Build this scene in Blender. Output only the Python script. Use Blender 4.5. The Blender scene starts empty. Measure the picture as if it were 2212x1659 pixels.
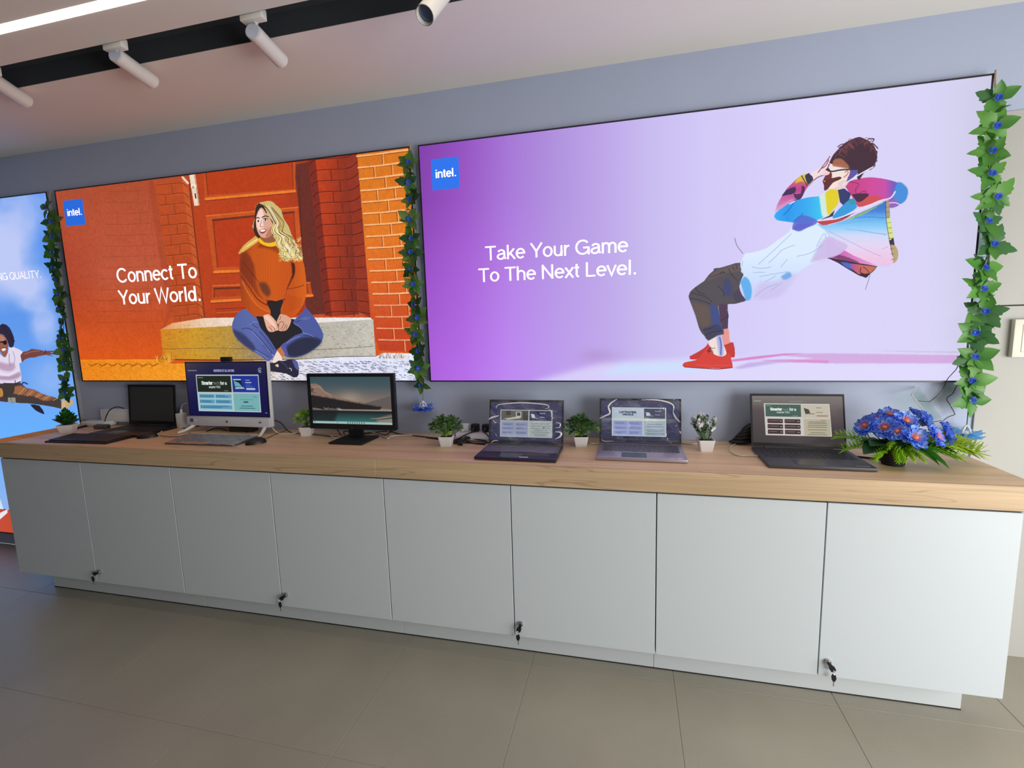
import bpy, bmesh, math, random
import numpy as np
from mathutils import Vector, Matrix, Euler
random.seed(7)
S = bpy.context.scene
COL = S.collection
PI = math.pi

# ------------------------------------------------------------------ camera, light, exposure
CW, CH = 2212.0, 1659.0
CAM = np.array([1.0612, -2.5697, 1.6383]); YAW, PITCH, ROLL, FPX = -0.2402, 0.1298, -0.0296, 1034.6
_cy, _sy, _cp, _sp = math.cos(YAW), math.sin(YAW), math.cos(PITCH), math.sin(PITCH)
_f = np.array([_sy*_cp, _cy*_cp, -_sp]); _r = np.array([_cy, -_sy, 0.0]); _u = np.cross(_r, _f)
_cr, _sr = math.cos(ROLL), math.sin(ROLL)
ROT = np.array([_cr*_r+_sr*_u, -_sr*_r+_cr*_u, _f])
cam = bpy.data.objects.new('camera', bpy.data.cameras.new('camera')); COL.objects.link(cam)
M = Matrix.Identity(4)
for i in range(3):
    M[i][0], M[i][1], M[i][2], M[i][3] = ROT[0][i], ROT[1][i], -ROT[2][i], CAM[i]
cam.matrix_world = M
cam.data.sensor_fit = 'HORIZONTAL'; cam.data.sensor_width = 36.0; cam.data.lens = FPX/CW*36.0
cam.data.clip_start = 0.05
S.camera = cam
S.view_settings.view_transform = 'Standard'; S.view_settings.look = 'None'
S.view_settings.gamma = 1.0; S.view_settings.use_curve_mapping = False
S.view_settings.exposure = 0.0
try: S.cycles.use_denoising = True
except Exception: pass
W = bpy.data.worlds.new('world'); S.world = W; W.use_nodes = True
bg = W.node_tree.nodes['Background']; bg.inputs[0].default_value = (0.80, 0.90, 1.0, 1); bg.inputs[1].default_value = 1.2
def area(name, loc, target, sx, sy, power, col):
    l = bpy.data.lights.new(name, 'AREA'); l.shape = 'RECTANGLE'; l.size = sx; l.size_y = sy; l.energy = power; l.color = col
    o = bpy.data.objects.new(name, l); COL.objects.link(o); o.location = loc
    o.rotation_euler = (Vector(target)-Vector(loc)).to_track_quat('-Z', 'Y').to_euler()
    return o
area('window_daylight', (4.23, -2.6, 1.05), (1.6, -1.2, 0.3), 3.0, 1.8, 154, (1.0, 0.965, 0.885))
area('unseen_ceiling_fill', (0.2, -3.6, 2.84), (0.2, -3.6, 0), 3.0, 0.6, 5, (1.0, 0.97, 0.93))  # unseen overhead lamp behind the camera, added as general fill

def un(px, py, axis, val):
    "world point on the plane axis=val that a measured photo pixel shows"
    d = ROT.T @ np.array([(px-CW/2)/FPX, -(py-CH/2)/FPX, 1.0]); t = (val-CAM[axis])/d[axis]
    return Vector(CAM+t*d)

# ------------------------------------------------------------------ materials
def lin(c):
    return tuple(((v/255.0)/12.92 if v <= 10.3 else ((v/255.0+0.055)/1.055)**2.4) for v in c)
MATS = {}
def mat(name, rgb, rough=0.5, metal=0.0, spec=0.5, var=0.0, vscale=30.0, bump=0.0, bscale=200.0, trans=None, emit=0.0, coat=0.0):
    if name in MATS: return MATS[name]
    m = bpy.data.materials.new(name); m.use_nodes = True; nt = m.node_tree; b = nt.nodes['Principled BSDF']
    c = lin(rgb)+(1,)
    b.inputs['Base Color'].default_value = c; b.inputs['Roughness'].default_value = rough
    b.inputs['Metallic'].default_value = metal; b.inputs['Specular IOR Level'].default_value = spec
    b.inputs['Coat Weight'].default_value = coat
    tc = nt.nodes.new('ShaderNodeTexCoord')
    if var > 0:
        n = nt.nodes.new('ShaderNodeTexNoise'); n.inputs['Scale'].default_value = vscale; n.inputs['Detail'].default_value = 5
        r = nt.nodes.new('ShaderNodeMapRange'); r.inputs[1].default_value = 0.3; r.inputs[2].default_value = 0.7
        r.inputs[3].default_value = 1-var; r.inputs[4].default_value = 1+var
        mx = nt.nodes.new('ShaderNodeVectorMath'); mx.operation = 'SCALE'; mx.inputs[0].default_value = c[:3]
        nt.links.new(tc.outputs['Object'], n.inputs['Vector']); nt.links.new(n.outputs['Fac'], r.inputs[0])
        nt.links.new(r.outputs[0], mx.inputs['Scale']); nt.links.new(mx.outputs[0], b.inputs['Base Color'])
    if bump > 0:
        n2 = nt.nodes.new('ShaderNodeTexNoise'); n2.inputs['Scale'].default_value = bscale; n2.inputs['Detail'].default_value = 3
        bp = nt.nodes.new('ShaderNodeBump'); bp.inputs['Strength'].default_value = bump; bp.inputs['Distance'].default_value = 0.002
        nt.links.new(tc.outputs['Object'], n2.inputs['Vector']); nt.links.new(n2.outputs['Fac'], bp.inputs['Height']); nt.links.new(bp.outputs[0], b.inputs['Normal'])
    if emit > 0:
        b.inputs['Emission Color'].default_value = c; b.inputs['Emission Strength'].default_value = emit
    MATS[name] = m; return m
def leafmat(name, rgb, rough=0.45, tr=0.25, var=0.25, vs=60):
    if name in MATS: return MATS[name]
    m = mat(name, rgb, rough, var=var, vscale=vs); nt = m.node_tree; b = nt.nodes['Principled BSDF']
    t = nt.nodes.new('ShaderNodeBsdfTranslucent'); t.inputs[0].default_value = lin(rgb)+(1,)
    mx = nt.nodes.new('ShaderNodeMixShader'); mx.inputs[0].default_value = tr
    out = nt.nodes['Material Output']
    nt.links.new(b.outputs[0], mx.inputs[1]); nt.links.new(t.outputs[0], mx.inputs[2]); nt.links.new(mx.outputs[0], out.inputs[0]); return m
def clear(name, rgb=(255, 255, 255), refl=0.12, rough=0.05, milk=0.0, bump=0.0, bscale=30.0, fres=False):
    if name in MATS: return MATS[name]
    m = bpy.data.materials.new(name); m.use_nodes = True; nt = m.node_tree; nt.nodes.remove(nt.nodes['Principled BSDF'])
    out = nt.nodes['Material Output']
    t = nt.nodes.new('ShaderNodeBsdfTransparent'); t.inputs[0].default_value = lin(rgb)+(1,)
    g = nt.nodes.new('ShaderNodeBsdfGlossy'); g.inputs['Roughness'].default_value = rough
    mx = nt.nodes.new('ShaderNodeMixShader'); mx.inputs[0].default_value = refl
    if fres:
        lw = nt.nodes.new('ShaderNodeFresnel'); lw.inputs[0].default_value = 1.45; nt.links.new(lw.outputs[0], mx.inputs[0])
    nt.links.new(t.outputs[0], mx.inputs[1]); nt.links.new(g.outputs[0], mx.inputs[2])
    last = mx
    if milk > 0:
        d = nt.nodes.new('ShaderNodeBsdfDiffuse'); d.inputs[0].default_value = (0.9, 0.9, 0.93, 1)
        m2 = nt.nodes.new('ShaderNodeMixShader'); m2.inputs[0].default_value = milk
        nt.links.new(mx.outputs[0], m2.inputs[1]); nt.links.new(d.outputs[0], m2.inputs[2]); last = m2
    if bump > 0:
        tc = nt.nodes.new('ShaderNodeTexCoord'); n = nt.nodes.new('ShaderNodeTexNoise'); n.inputs['Scale'].default_value = bscale
        n.inputs['Detail'].default_value = 4; n.inputs['Distortion'].default_value = 1.0
        bp = nt.nodes.new('ShaderNodeBump'); bp.inputs['Strength'].default_value = bump; bp.inputs['Distance'].default_value = 0.01
        nt.links.new(tc.outputs['Object'], n.inputs[0]); nt.links.new(n.outputs[0], bp.inputs['Height']); nt.links.new(bp.outputs[0], g.inputs['Normal'])
    nt.links.new(last.outputs[0], out.inputs[0]); MATS[name] = m; return m
def wood(name, base, dark, yscale=1.0):
    m = bpy.data.materials.new(name); m.use_nodes = True; nt = m.node_tree; b = nt.nodes['Principled BSDF']; L = nt.links.new
    tc = nt.nodes.new('ShaderNodeTexCoord')
    def noise(sc, scale, detail, dist=0.0):
        mp = nt.nodes.new('ShaderNodeMapping'); mp.inputs['Scale'].default_value = sc
        n = nt.nodes.new('ShaderNodeTexNoise'); n.inputs['Scale'].default_value = scale; n.inputs['Detail'].default_value = detail; n.inputs['Distortion'].default_value = dist
        L(tc.outputs['Object'], mp.inputs[0]); L(mp.outputs[0], n.inputs['Vector']); return n
    n1 = noise((0.9, 16, 16), 1.0, 4, 0.3)       # broad boards of tone
    n2 = noise((2.2, 150, 150), 1.0, 6, 0.0)     # fine pores
    n3 = noise((0.55, 11, 11), 1.35, 2, 0.55)    # long dark heart lines
    r1 = nt.nodes.new('ShaderNodeValToRGB'); e = r1.color_ramp.elements
    e[0].position = 0.32; e[0].color = tuple(v*0.86 for v in lin(base))+(1,); e[1].position = 0.68; e[1].color = tuple(min(1, v*1.10) for v in lin(base))+(1,)
    L(n1.outputs[0], r1.inputs[0])
    r3 = nt.nodes.new('ShaderNodeValToRGB'); q = r3.color_ramp.elements
    q[0].position = 0.0; q[0].color = (0, 0, 0, 1); q[1].position = 0.5; q[1].color = (0.6, 0.6, 0.6, 1)
    for p, v in ((0.49, 0), (0.51, 0)):
        k = q.new(p); k.color = (v, v, v, 1)
    L(n3.outputs[0], r3.inputs[0])
    mx = nt.nodes.new('ShaderNodeMix'); mx.data_type = 'RGBA'; L(r3.outputs[0], mx.inputs[0]); L(r1.outputs[0], mx.inputs[6]); mx.inputs[7].default_value = lin(dark)+(1,)
    r2 = nt.nodes.new('ShaderNodeMapRange'); r2.inputs[1].default_value = 0.3; r2.inputs[2].default_value = 0.7; r2.inputs[3].default_value = 0.88; r2.inputs[4].default_value = 1.06
    L(n2.outputs[0], r2.inputs[0])
    sc = nt.nodes.new('ShaderNodeVectorMath'); sc.operation = 'SCALE'; L(mx.outputs[2], sc.inputs[0]); L(r2.outputs[0], sc.inputs['Scale'])
    L(sc.outputs[0], b.inputs['Base Color']); b.inputs['Roughness'].default_value = 0.42; b.inputs['Specular IOR Level'].default_value = 0.4
    return m
def picmat(name, img, strength=1.0, gloss=False):
    m = bpy.data.materials.new(name); m.use_nodes = True; nt = m.node_tree; b = nt.nodes['Principled BSDF']
    t = nt.nodes.new('ShaderNodeTexImage'); t.image = img; t.extension = 'EXTEND'
    b.inputs['Base Color'].default_value = (0.01, 0.01, 0.012, 1); b.inputs['Roughness'].default_value = 0.25 if gloss else 0.7
    b.inputs['Specular IOR Level'].default_value = 0.5 if gloss else 0.1
    nt.links.new(t.outputs[0], b.inputs['Emission Color']); b.inputs['Emission Strength'].default_value = strength
    return m
WHITE_WALL = mat('wall_paint', (170, 181, 208), 0.75, var=0.015, vscale=3, bump=0.05, bscale=400)
PANEL_WHITE = mat('wall_panel_white', (172, 172, 170), 0.6)
CEIL = mat('ceiling_paint', (236, 232, 226), 0.8, var=0.01, vscale=3)
LAMINATE = mat('grey_laminate', (197, 206, 214), 0.38, spec=0.4)
PLINTH = mat('plinth_laminate', (200, 207, 213), 0.42)
DARKGAP = mat('dark_gap', (22, 24, 30), 0.7)
BLACK = mat('black_plastic', (24, 25, 28), 0.42, bump=0.05, bscale=900)
BLACKM = mat('matte_black', (16, 17, 19), 0.65)
RUBBER = mat('cable_black', (18, 18, 20), 0.45)
WPLAST = mat('white_plastic', (226, 228, 232), 0.35)
WCABLE = mat('white_cable', (220, 218, 214), 0.45)
KEY = mat('key_black', (46, 47, 53), 0.5)
STEEL = mat('steel', (190, 192, 196), 0.22, metal=1.0)
LEDW = mat('led_diffuser', (255, 244, 222), 0.5, emit=6.0)
SLOT = mat('slot_black', (62, 66, 74), 0.8)
OAK = wood('oak_laminate', (228, 194, 156), (172, 136, 102))
OAKEDGE = wood('oak_edge', (198, 171, 138), (150, 120, 90))
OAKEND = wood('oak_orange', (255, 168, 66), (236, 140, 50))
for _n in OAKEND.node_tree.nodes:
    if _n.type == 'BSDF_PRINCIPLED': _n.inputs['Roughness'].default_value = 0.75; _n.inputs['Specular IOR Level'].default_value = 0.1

# ------------------------------------------------------------------ mesh building
class MB:
    def __init__(s): s.bm = bmesh.new()
    def box(s, c, d, bevel=0.0, rot=None, seg=2):
        m = Matrix.Translation(c) @ (Euler(rot).to_matrix().to_4x4() if rot else Matrix.Identity(4)) @ Matrix.Diagonal((*d, 1))
        r = bmesh.ops.create_cube(s.bm, size=1.0, matrix=m)
        if bevel > 0:
            es = list({e for v in r['verts'] for e in v.link_edges})
            bmesh.ops.bevel(s.bm, geom=es, offset=bevel, segments=seg, profile=0.5, affect='EDGES')
        return s
    def cyl(s, p0, p1, r0, r1=None, n=20, cap=True):
        p0, p1 = Vector(p0), Vector(p1); d = p1-p0
        m = Matrix.Translation((p0+p1)/2) @ d.to_track_quat('Z', 'Y').to_matrix().to_4x4()
        bmesh.ops.create_cone(s.bm, cap_ends=cap, segments=n, radius1=r0, radius2=r0 if r1 is None else r1, depth=d.length, matrix=m); return s
    def ball(s, c, r, sc=(1, 1, 1), u=16, v=10, rot=None):
        m = Matrix.Translation(c) @ (Euler(rot).to_matrix().to_4x4() if rot else Matrix.Identity(4)) @ Matrix.Diagonal((*sc, 1))
        bmesh.ops.create_uvsphere(s.bm, u_segments=u, v_segments=v, radius=r, matrix=m); return s
    def tube(s, pts, r, n=8, smooth=4):
        P = [Vector(p) for p in pts]
        if smooth > 1 and len(P) > 2: P = catmull(P, smooth)
        rings = []; up = Vector((0.13, 0.21, 0.97))
        for i, p in enumerate(P):
            t = (P[min(i+1, len(P)-1)]-P[max(i-1, 0)]).normalized()
            a = t.cross(up); a = a.normalized() if a.length > 1e-4 else Vector((1, 0, 0)); b = t.cross(a)
            rr = r(i/(len(P)-1)) if callable(r) else r
            rings.append([s.bm.verts.new(p+a*math.cos(2*PI*k/n)*rr+b*math.sin(2*PI*k/n)*rr) for k in range(n)])
        for A, B in zip(rings, rings[1:]):
            for k in range(n): s.bm.faces.new((A[k], A[(k+1) % n], B[(k+1) % n], B[k]))
        s.bm.faces.new(rings[0]); s.bm.faces.new(list(reversed(rings[-1]))); return s
    def lathe(s, prof, n=24, c=(0, 0, 0)):
        rings = [[s.bm.verts.new((c[0]+r*math.cos(2*PI*k/n), c[1]+r*math.sin(2*PI*k/n), c[2]+z)) for k in range(n)] for r, z in prof]
        for A, B in zip(rings, rings[1:]):
            for k in range(n): s.bm.faces.new((A[k], A[(k+1) % n], B[(k+1) % n], B[k]))
        return s
    def prism(s, poly, y0, y1, axis='y'):
        def pt(a, b, h): return (a, h, b) if axis == 'y' else ((a, b, h) if axis == 'z' else (h, a, b))
        A = [s.bm.verts.new(pt(a, b, y0)) for a, b in poly]; B = [s.bm.verts.new(pt(a, b, y1)) for a, b in poly]; n = len(poly)
        for k in range(n): s.bm.faces.new((A[k], A[(k+1) % n], B[(k+1) % n], B[k]))
        s.bm.faces.new(A); s.bm.faces.new(list(reversed(B))); return s
    def frame(s, x0, x1, z0, z1, w, y0, y1):
        for (a, b, c, d) in ((x0, x1, z1-w, z1), (x0, x1, z0, z0+w), (x0, x0+w, z0+w, z1-w), (x1-w, x1, z0+w, z1-w)):
            s.box(((a+b)/2, (y0+y1)/2, (c+d)/2), (b-a, y1-y0, d-c))
        return s
    def grid(s, f, nu, nv):
        V = [[s.bm.verts.new(f(i/nu, j/nv)) for j in range(nv+1)] for i in range(nu+1)]
        for i in range(nu):
            for j in range(nv): s.bm.faces.new((V[i][j], V[i+1][j], V[i+1][j+1], V[i][j+1]))
        return s
    def mesh(s, name, smooth=35):
        bmesh.ops.recalc_face_normals(s.bm, faces=s.bm.faces)
        me = bpy.data.meshes.new(name); s.bm.to_mesh(me); s.bm.free()
        if smooth:
            me.shade_smooth()
            try: me.set_sharp_from_angle(angle=math.radians(smooth))
            except Exception: pass
        return me
    def obj(s, name, m, parent=None, loc=(0, 0, 0), rot=(0, 0, 0), smooth=35):
        return link(name, s.mesh(name, smooth), m, parent, loc, rot)
def catmull(P, k):
    out = []
    for i in range(len(P)-1):
        p0, p1, p2, p3 = P[max(i-1, 0)], P[i], P[i+1], P[min(i+2, len(P)-1)]
        for j in range(k):
            t = j/k; out.append(0.5*((2*p1)+(p2-p0)*t+(2*p0-5*p1+4*p2-p3)*t*t+(3*p1-p0-3*p2+p3)*t**3))
    out.append(P[-1]); return out
def link(name, me, m, parent=None, loc=(0, 0, 0), rot=(0, 0, 0)):
    o = bpy.data.objects.new(name, me); COL.objects.link(o)
    if m is not None and len(me.materials) == 0: me.materials.append(m)
    o.location = loc; o.rotation_euler = rot
    if parent is not None: o.parent = parent
    return o
def thing(name, label, cat, loc=(0, 0, 0), rot=(0, 0, 0), group=None):
    o = bpy.data.objects.new(name, None); COL.objects.link(o); o.empty_display_size = 0.05
    o.location = loc; o.rotation_euler = rot if not isinstance(rot, (int, float)) else (0, 0, rot)
    return tag(o, label, cat, group)
def tag(o, label, cat, group=None):
    o['label'] = label; o['category'] = cat
    if group: o['group'] = group
    return o
def struct(o, label=None):
    o['kind'] = 'structure'
    if label: o['label'] = label
    return o
def _arc(cx, cy, rx, ry, a0, a1, n=14):
    return [(cx+rx*math.cos(math.radians(a0+(a1-a0)*k/n)), cy+ry*math.sin(math.radians(a0+(a1-a0)*k/n))) for k in range(n+1)]
# strokes of a plain grotesque alphabet, cap height 1: glyph -> (advance, polylines)
GL = {
 'T': (.70, [[(.02, .94), (.68, .94)], [(.35, .94), (.35, 0)]]), 'Y': (.70, [[(.03, 1), (.35, .43), (.67, 1)], [(.35, .45), (.35, 0)]]),
 'C': (.80, [_arc(.42, .5, .35, .45, 38, 322, 26)]), 'G': (.84, [_arc(.42, .5, .36, .45, 40, 330, 26)+[(.75, .28), (.75, .46)], [(.45, .47), (.80, .47)], [(.76, .47), (.76, .0)]]),
 'N': (.76, [[(.10, 0), (.10, 1)], [(.10, .94), (.65, .06)], [(.65, 0), (.65, 1)]]), 'W': (.98, [[(.03, 1), (.26, .02), (.49, .98), (.72, .02), (.95, 1)]]),
 'L': (.60, [[(.10, 1), (.10, .06), (.57, .06)]]), 'I': (.28, [[(.14, 0), (.14, 1)]]), 'U': (.74, [[(.10, 1)]+_arc(.37, .33, .27, .28, 180, 360)+[(.64, 1)]]),
 'Q': (.84, [_arc(.42, .5, .36, .45, 0, 360, 30), [(.52, .22), (.78, -.03)]]), 'A': (.72, [[(.03, 0), (.36, .97), (.69, 0)], [(.15, .34), (.57, .34)]]),
 'V': (.70, [[(.03, 1), (.35, .03), (.67, 1)]]), 'S': (.70, [_arc(.35, .73, .26, .215, 25, 260, 16)+_arc(.35, .285, .28, .23, 80, -155, 16)]),
 'P': (.68, [[(.10, 0), (.10, .94)]+[(.38, .94)]+_arc(.38, .715, .23, .225, 90, -90)+[(.10, .49)]]), 'E': (.66, [[(.60, .94), (.10, .94), (.10, .06), (.62, .06)], [(.10, .51), (.57, .51)]]),
 'R': (.74, [[(.10, 0), (.10, .94), (.40, .94)]+_arc(.40, .715, .23, .225, 90, -90)+[(.10, .49)], [(.44, .49), (.64, 0)]]), 'O': (.82, [_arc(.41, .5, .35, .45, 0, 360, 30)]),
 'M': (.88, [[(.10, 0), (.10, .95), (.44, .05), (.78, .95), (.78, 0)]]), '2': (.6, [_arc(.3, .70, .22, .24, 170, -40, 16)+[(.08, .06), (.54, .06)]]), '7': (.6, [[(.05, .94), (.54, .94), (.22, 0)]]),
 'o': (.60, [_arc(.30, .36, .23, .31, 0, 360, 24)]), 'n': (.58, [[(.09, 0), (.09, .72)], _arc(.29, .45, .20, .22, 180, 0)+[(.49, 0)]]),
 'e': (.58, [[(.07, .38), (.52, .38)]+_arc(.295, .36, .228, .31, 4, 318, 22)]), 'c': (.54, [_arc(.29, .36, .225, .31, 42, 318, 20)]),
 't': (.32, [[(.15, .93), (.15, .18)]+_arc(.27, .18, .12, .125, 180, 275, 6), [(.02, .68), (.29, .68)]]), 'u': (.58, [[(.09, .72)]+_arc(.285, .27, .195, .22, 180, 360)+[(.48, .72)], [(.48, .30), (.48, 0)]]),
 'r': (.36, [[(.09, 0), (.09, .72)], _arc(.32, .40, .23, .265, 175, 86, 8)]), 'l': (.24, [[(.12, 0), (.12, 1)]]), 'd': (.60, [_arc(.28, .36, .21, .31, 0, 360, 24), [(.50, 0), (.50, 1)]]),
 'k': (.54, [[(.09, 0), (.09, 1)], [(.10, .27), (.47, .72)], [(.23, .42), (.51, 0)]]), 'h': (.58, [[(.09, 0), (.09, 1)], _arc(.29, .45, .20, .22, 180, 0)+[(.49, 0)]]),
 'a': (.58, [_arc(.285, .50, .185, .165, 165, 0, 10)+[(.47, .14), (.56, .05)], [(.47, .44), (.30, .40)]+_arc(.26, .215, .20, .17, 95, 300, 12)+[(.47, .22)]]),
 'm': (.88, [[(.09, 0), (.09, .72)], _arc(.265, .47, .175, .20, 180, 0)+[(.44, 0)], _arc(.615, .47, .175, .20, 180, 0)+[(.79, 0)]]), 'x': (.52, [[(.04, 0), (.48, .72)], [(.04, .72), (.48, 0)]]),
 'v': (.52, [[(.03, .72), (.26, .03), (.49, .72)]]), 'i': (.24, [[(.12, 0), (.12, .72)], [(.12, .87), (.12, 1)]]), 'f': (.32, [[(.14, 0), (.14, .80)]+_arc(.26, .80, .12, .145, 180, 85, 6), [(.02, .68), (.29, .68)]]),
 's': (.52, [_arc(.26, .525, .185, .145, 25, 265, 12)+_arc(.26, .205, .20, .155, 85, -155, 12)]), '.': (.28, [[(.14, 0), (.14, .135)]]), '-': (.36, [[(.05, .36), (.31, .36)]]), ' ': (.28, [])}
def lettering(lines, m, parent, y, name='lettering'):
    "flat lettering on the plane y: lines of (text, x0, x1, baseline z, cap height, stroke width)"
    V, F = [], []
    for (s, x0, x1, z, h, w) in lines:
        k0, x = len(V), 0.0
        for ch in s:
            adv, st = GL[ch]
            for P in st:
                k = len(V); n = len(P)
                for i, p in enumerate(P):
                    a, b = Vector(P[max(i-1, 0)]), Vector(P[min(i+1, n-1)]); q = Vector(p)
                    d1, d2 = (q-a), (b-q); d1 = d1.normalized() if d1.length else d2.normalized(); d2 = d2.normalized() if d2.length else d1
                    nn = Vector((-(d1.y+d2.y), d1.x+d2.x)).normalized(); sc = min(1/max(nn.dot(Vector((-d1.y, d1.x))), 0.35), 2.2)*w/2
                    V += [[x+p[0]+nn.x*sc, p[1]+nn.y*sc], [x+p[0]-nn.x*sc, p[1]-nn.y*sc]]
                F += [(k+2*i, k+2*i+1, k+2*i+3, k+2*i+2) for i in range(n-1)]
            x += adv+0.015
        a, b = min(v[0] for v in V[k0:]), max(v[0] for v in V[k0:])
        for v in V[k0:]: v[0] = x0+(v[0]-a)/(b-a)*(x1-x0); v[1] = z+v[1]*h
    me = bpy.data.meshes.new(name); me.from_pydata([(p, y, q) for p, q in V], [], F); o = link(name, me, m, parent); o['kind'] = 'stuff'; return o

# ------------------------------------------------------------------ a small painter for the flat prints and screens
class Canvas:
    """paints numpy pixels; X, Y hold each texel's drawing coordinates"""
    def __init__(s, w, h, X, Y):
        s.w, s.h, s.X, s.Y = w, h, X, Y; s.I = np.zeros((h, w, 3), np.float32); s.rng = np.random.default_rng(3)
    def _sub(s, x0, y0, x1, y1):
        m = (s.X >= x0) & (s.X <= x1) & (s.Y >= y0) & (s.Y <= y1)
        r = np.where(m.any(1))[0]; c = np.where(m.any(0))[0]
        return None if len(r) == 0 else (slice(r[0], r[-1]+1), slice(c[0], c[-1]+1))
    def put(s, sl, mask, col, a=1.0):
        I = s.I[sl]; al = (mask*a)[..., None]
        c = col(s.X[sl], s.Y[sl]) if callable(col) else np.array(col, np.float32)
        I[...] = I*(1-al)+c*al
    def poly(s, P, col, a=1.0, sm=0, soft=0.0):
        if sm:
            P = [(v.x, v.y) for v in catmull([Vector((p[0], p[1], 0)) for p in list(P)+[P[0]]], sm)][:-1]
        P = np.array(P, np.float64); pad = 1+soft*2
        sl = s._sub(P[:, 0].min()-pad, P[:, 1].min()-pad, P[:, 0].max()+pad, P[:, 1].max()+pad)
        if sl is None: return
        X, Y = s.X[sl], s.Y[sl]; ins = np.zeros(X.shape, bool)
        for (x0, y0), (x1, y1) in zip(P, np.roll(P, -1, 0)):
            if y0 == y1: continue
            ins ^= ((Y >= min(y0, y1)) & (Y < max(y0, y1)) & (X < x0+(Y-y0)*(x1-x0)/(y1-y0)))
        m = ins.astype(np.float32)
        if soft > 0:
            k = max(1, int(soft*s.w/(s.X.max()-s.X.min())))
            for ax in (0, 1, 0, 1):
                c = np.cumsum(np.pad(m, [(k+1, k) if q == ax else (0, 0) for q in (0, 1)], mode='edge'), ax); n = m.shape[ax]
                m = (np.take(c, np.arange(2*k+1, 2*k+1+n), ax)-np.take(c, np.arange(n), ax))/(2*k+1)
        s.put(sl, m, col, a)
    def line(s, P, w, col, a=1.0, sm=4):
        if sm and len(P) > 2: P = [(v.x, v.y) for v in catmull([Vector((p[0], p[1], 0)) for p in P], sm)]
        for (x0, y0), (x1, y1) in zip(P, P[1:]):
            sl = s._sub(min(x0, x1)-w, min(y0, y1)-w, max(x0, x1)+w, max(y0, y1)+w)
            if sl is None: continue
            X, Y = s.X[sl], s.Y[sl]; dx, dy = x1-x0, y1-y0; L = dx*dx+dy*dy+1e-9
            t = np.clip(((X-x0)*dx+(Y-y0)*dy)/L, 0, 1); d = np.hypot(X-x0-t*dx, Y-y0-t*dy)
            s.put(sl, np.clip((w/2-d)/(0.25*w+1e-6)+0.5, 0, 1).astype(np.float32), col, a)
    def blob(s, x, y, rx, ry, col, a=1.0, p=2.0):
        sl = s._sub(x-rx*2, y-ry*2, x+rx*2, y+ry*2)
        if sl is None: return
        d = ((s.X[sl]-x)/rx)**2+((s.Y[sl]-y)/ry)**2
        s.put(sl, np.exp(-d**(p/2)).astype(np.float32), col, a)
    def disc(s, x, y, rx, ry, col, a=1.0):
        s.poly([(x+rx*math.cos(t*PI/8), y+ry*math.sin(t*PI/8)) for t in range(16)], col, a)
    def rect(s, x0, y0, x1, y1, col, a=1.0): s.poly([(x0, y0), (x1, y0), (x1, y1), (x0, y1)], col, a)
    def noise(s, amp, cells, sl=None, seed=0):
        g = np.random.default_rng(seed).random((cells[1]+2, cells[0]+2)).astype(np.float32)
        v = np.linspace(0, cells[1], s.h); u = np.linspace(0, cells[0], s.w); i = v.astype(int); j = u.astype(int); fv = (v-i)[:, None]; fu = (u-j)[None]
        N = (g[i][:, j]*(1-fu)+g[i][:, j+1]*fu)*(1-fv)+(g[i+1][:, j]*(1-fu)+g[i+1][:, j+1]*fu)*fv
        return N
    def image(s, name):
        im = bpy.data.images.new(name, s.w, s.h); A = np.ones((s.h, s.w, 4), np.float32)
        A[..., :3] = np.clip(s.I/255.0, 0, 1); im.pixels.foreach_set(A.ravel()); im.update(); im.pack(); return im
def ramp(stops, axis=0):
    xs = [p for p, _ in stops]; cs = np.array([c for _, c in stops], np.float32)
    return lambda X, Y: np.stack([np.interp(X if axis == 0 else Y, xs, cs[:, k]) for k in range(3)], -1).astype(np.float32)
def K(o, P):
    "crop coordinates of a magnified detail -> photo coordinates"
    return [(o[0]+x/o[2], o[1]+y/o[2]) for x, y in P]
def print_canvas(x0, x1, z0, z1, y, w, h):
    xs = x0+(np.arange(w)+0.5)/w*(x1-x0); zs = z0+(np.arange(h)+0.5)/h*(z1-z0)
    Xg, Zg = np.meshgrid(xs, zs); d = np.stack([Xg-CAM[0], np.full_like(Xg, y-CAM[1]), Zg-CAM[2]], -1) @ ROT.T
    return Canvas(w, h, (CW/2+FPX*d[..., 0]/d[..., 2]).astype(np.float32), (CH/2-FPX*d[..., 1]/d[..., 2]).astype(np.float32))

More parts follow.
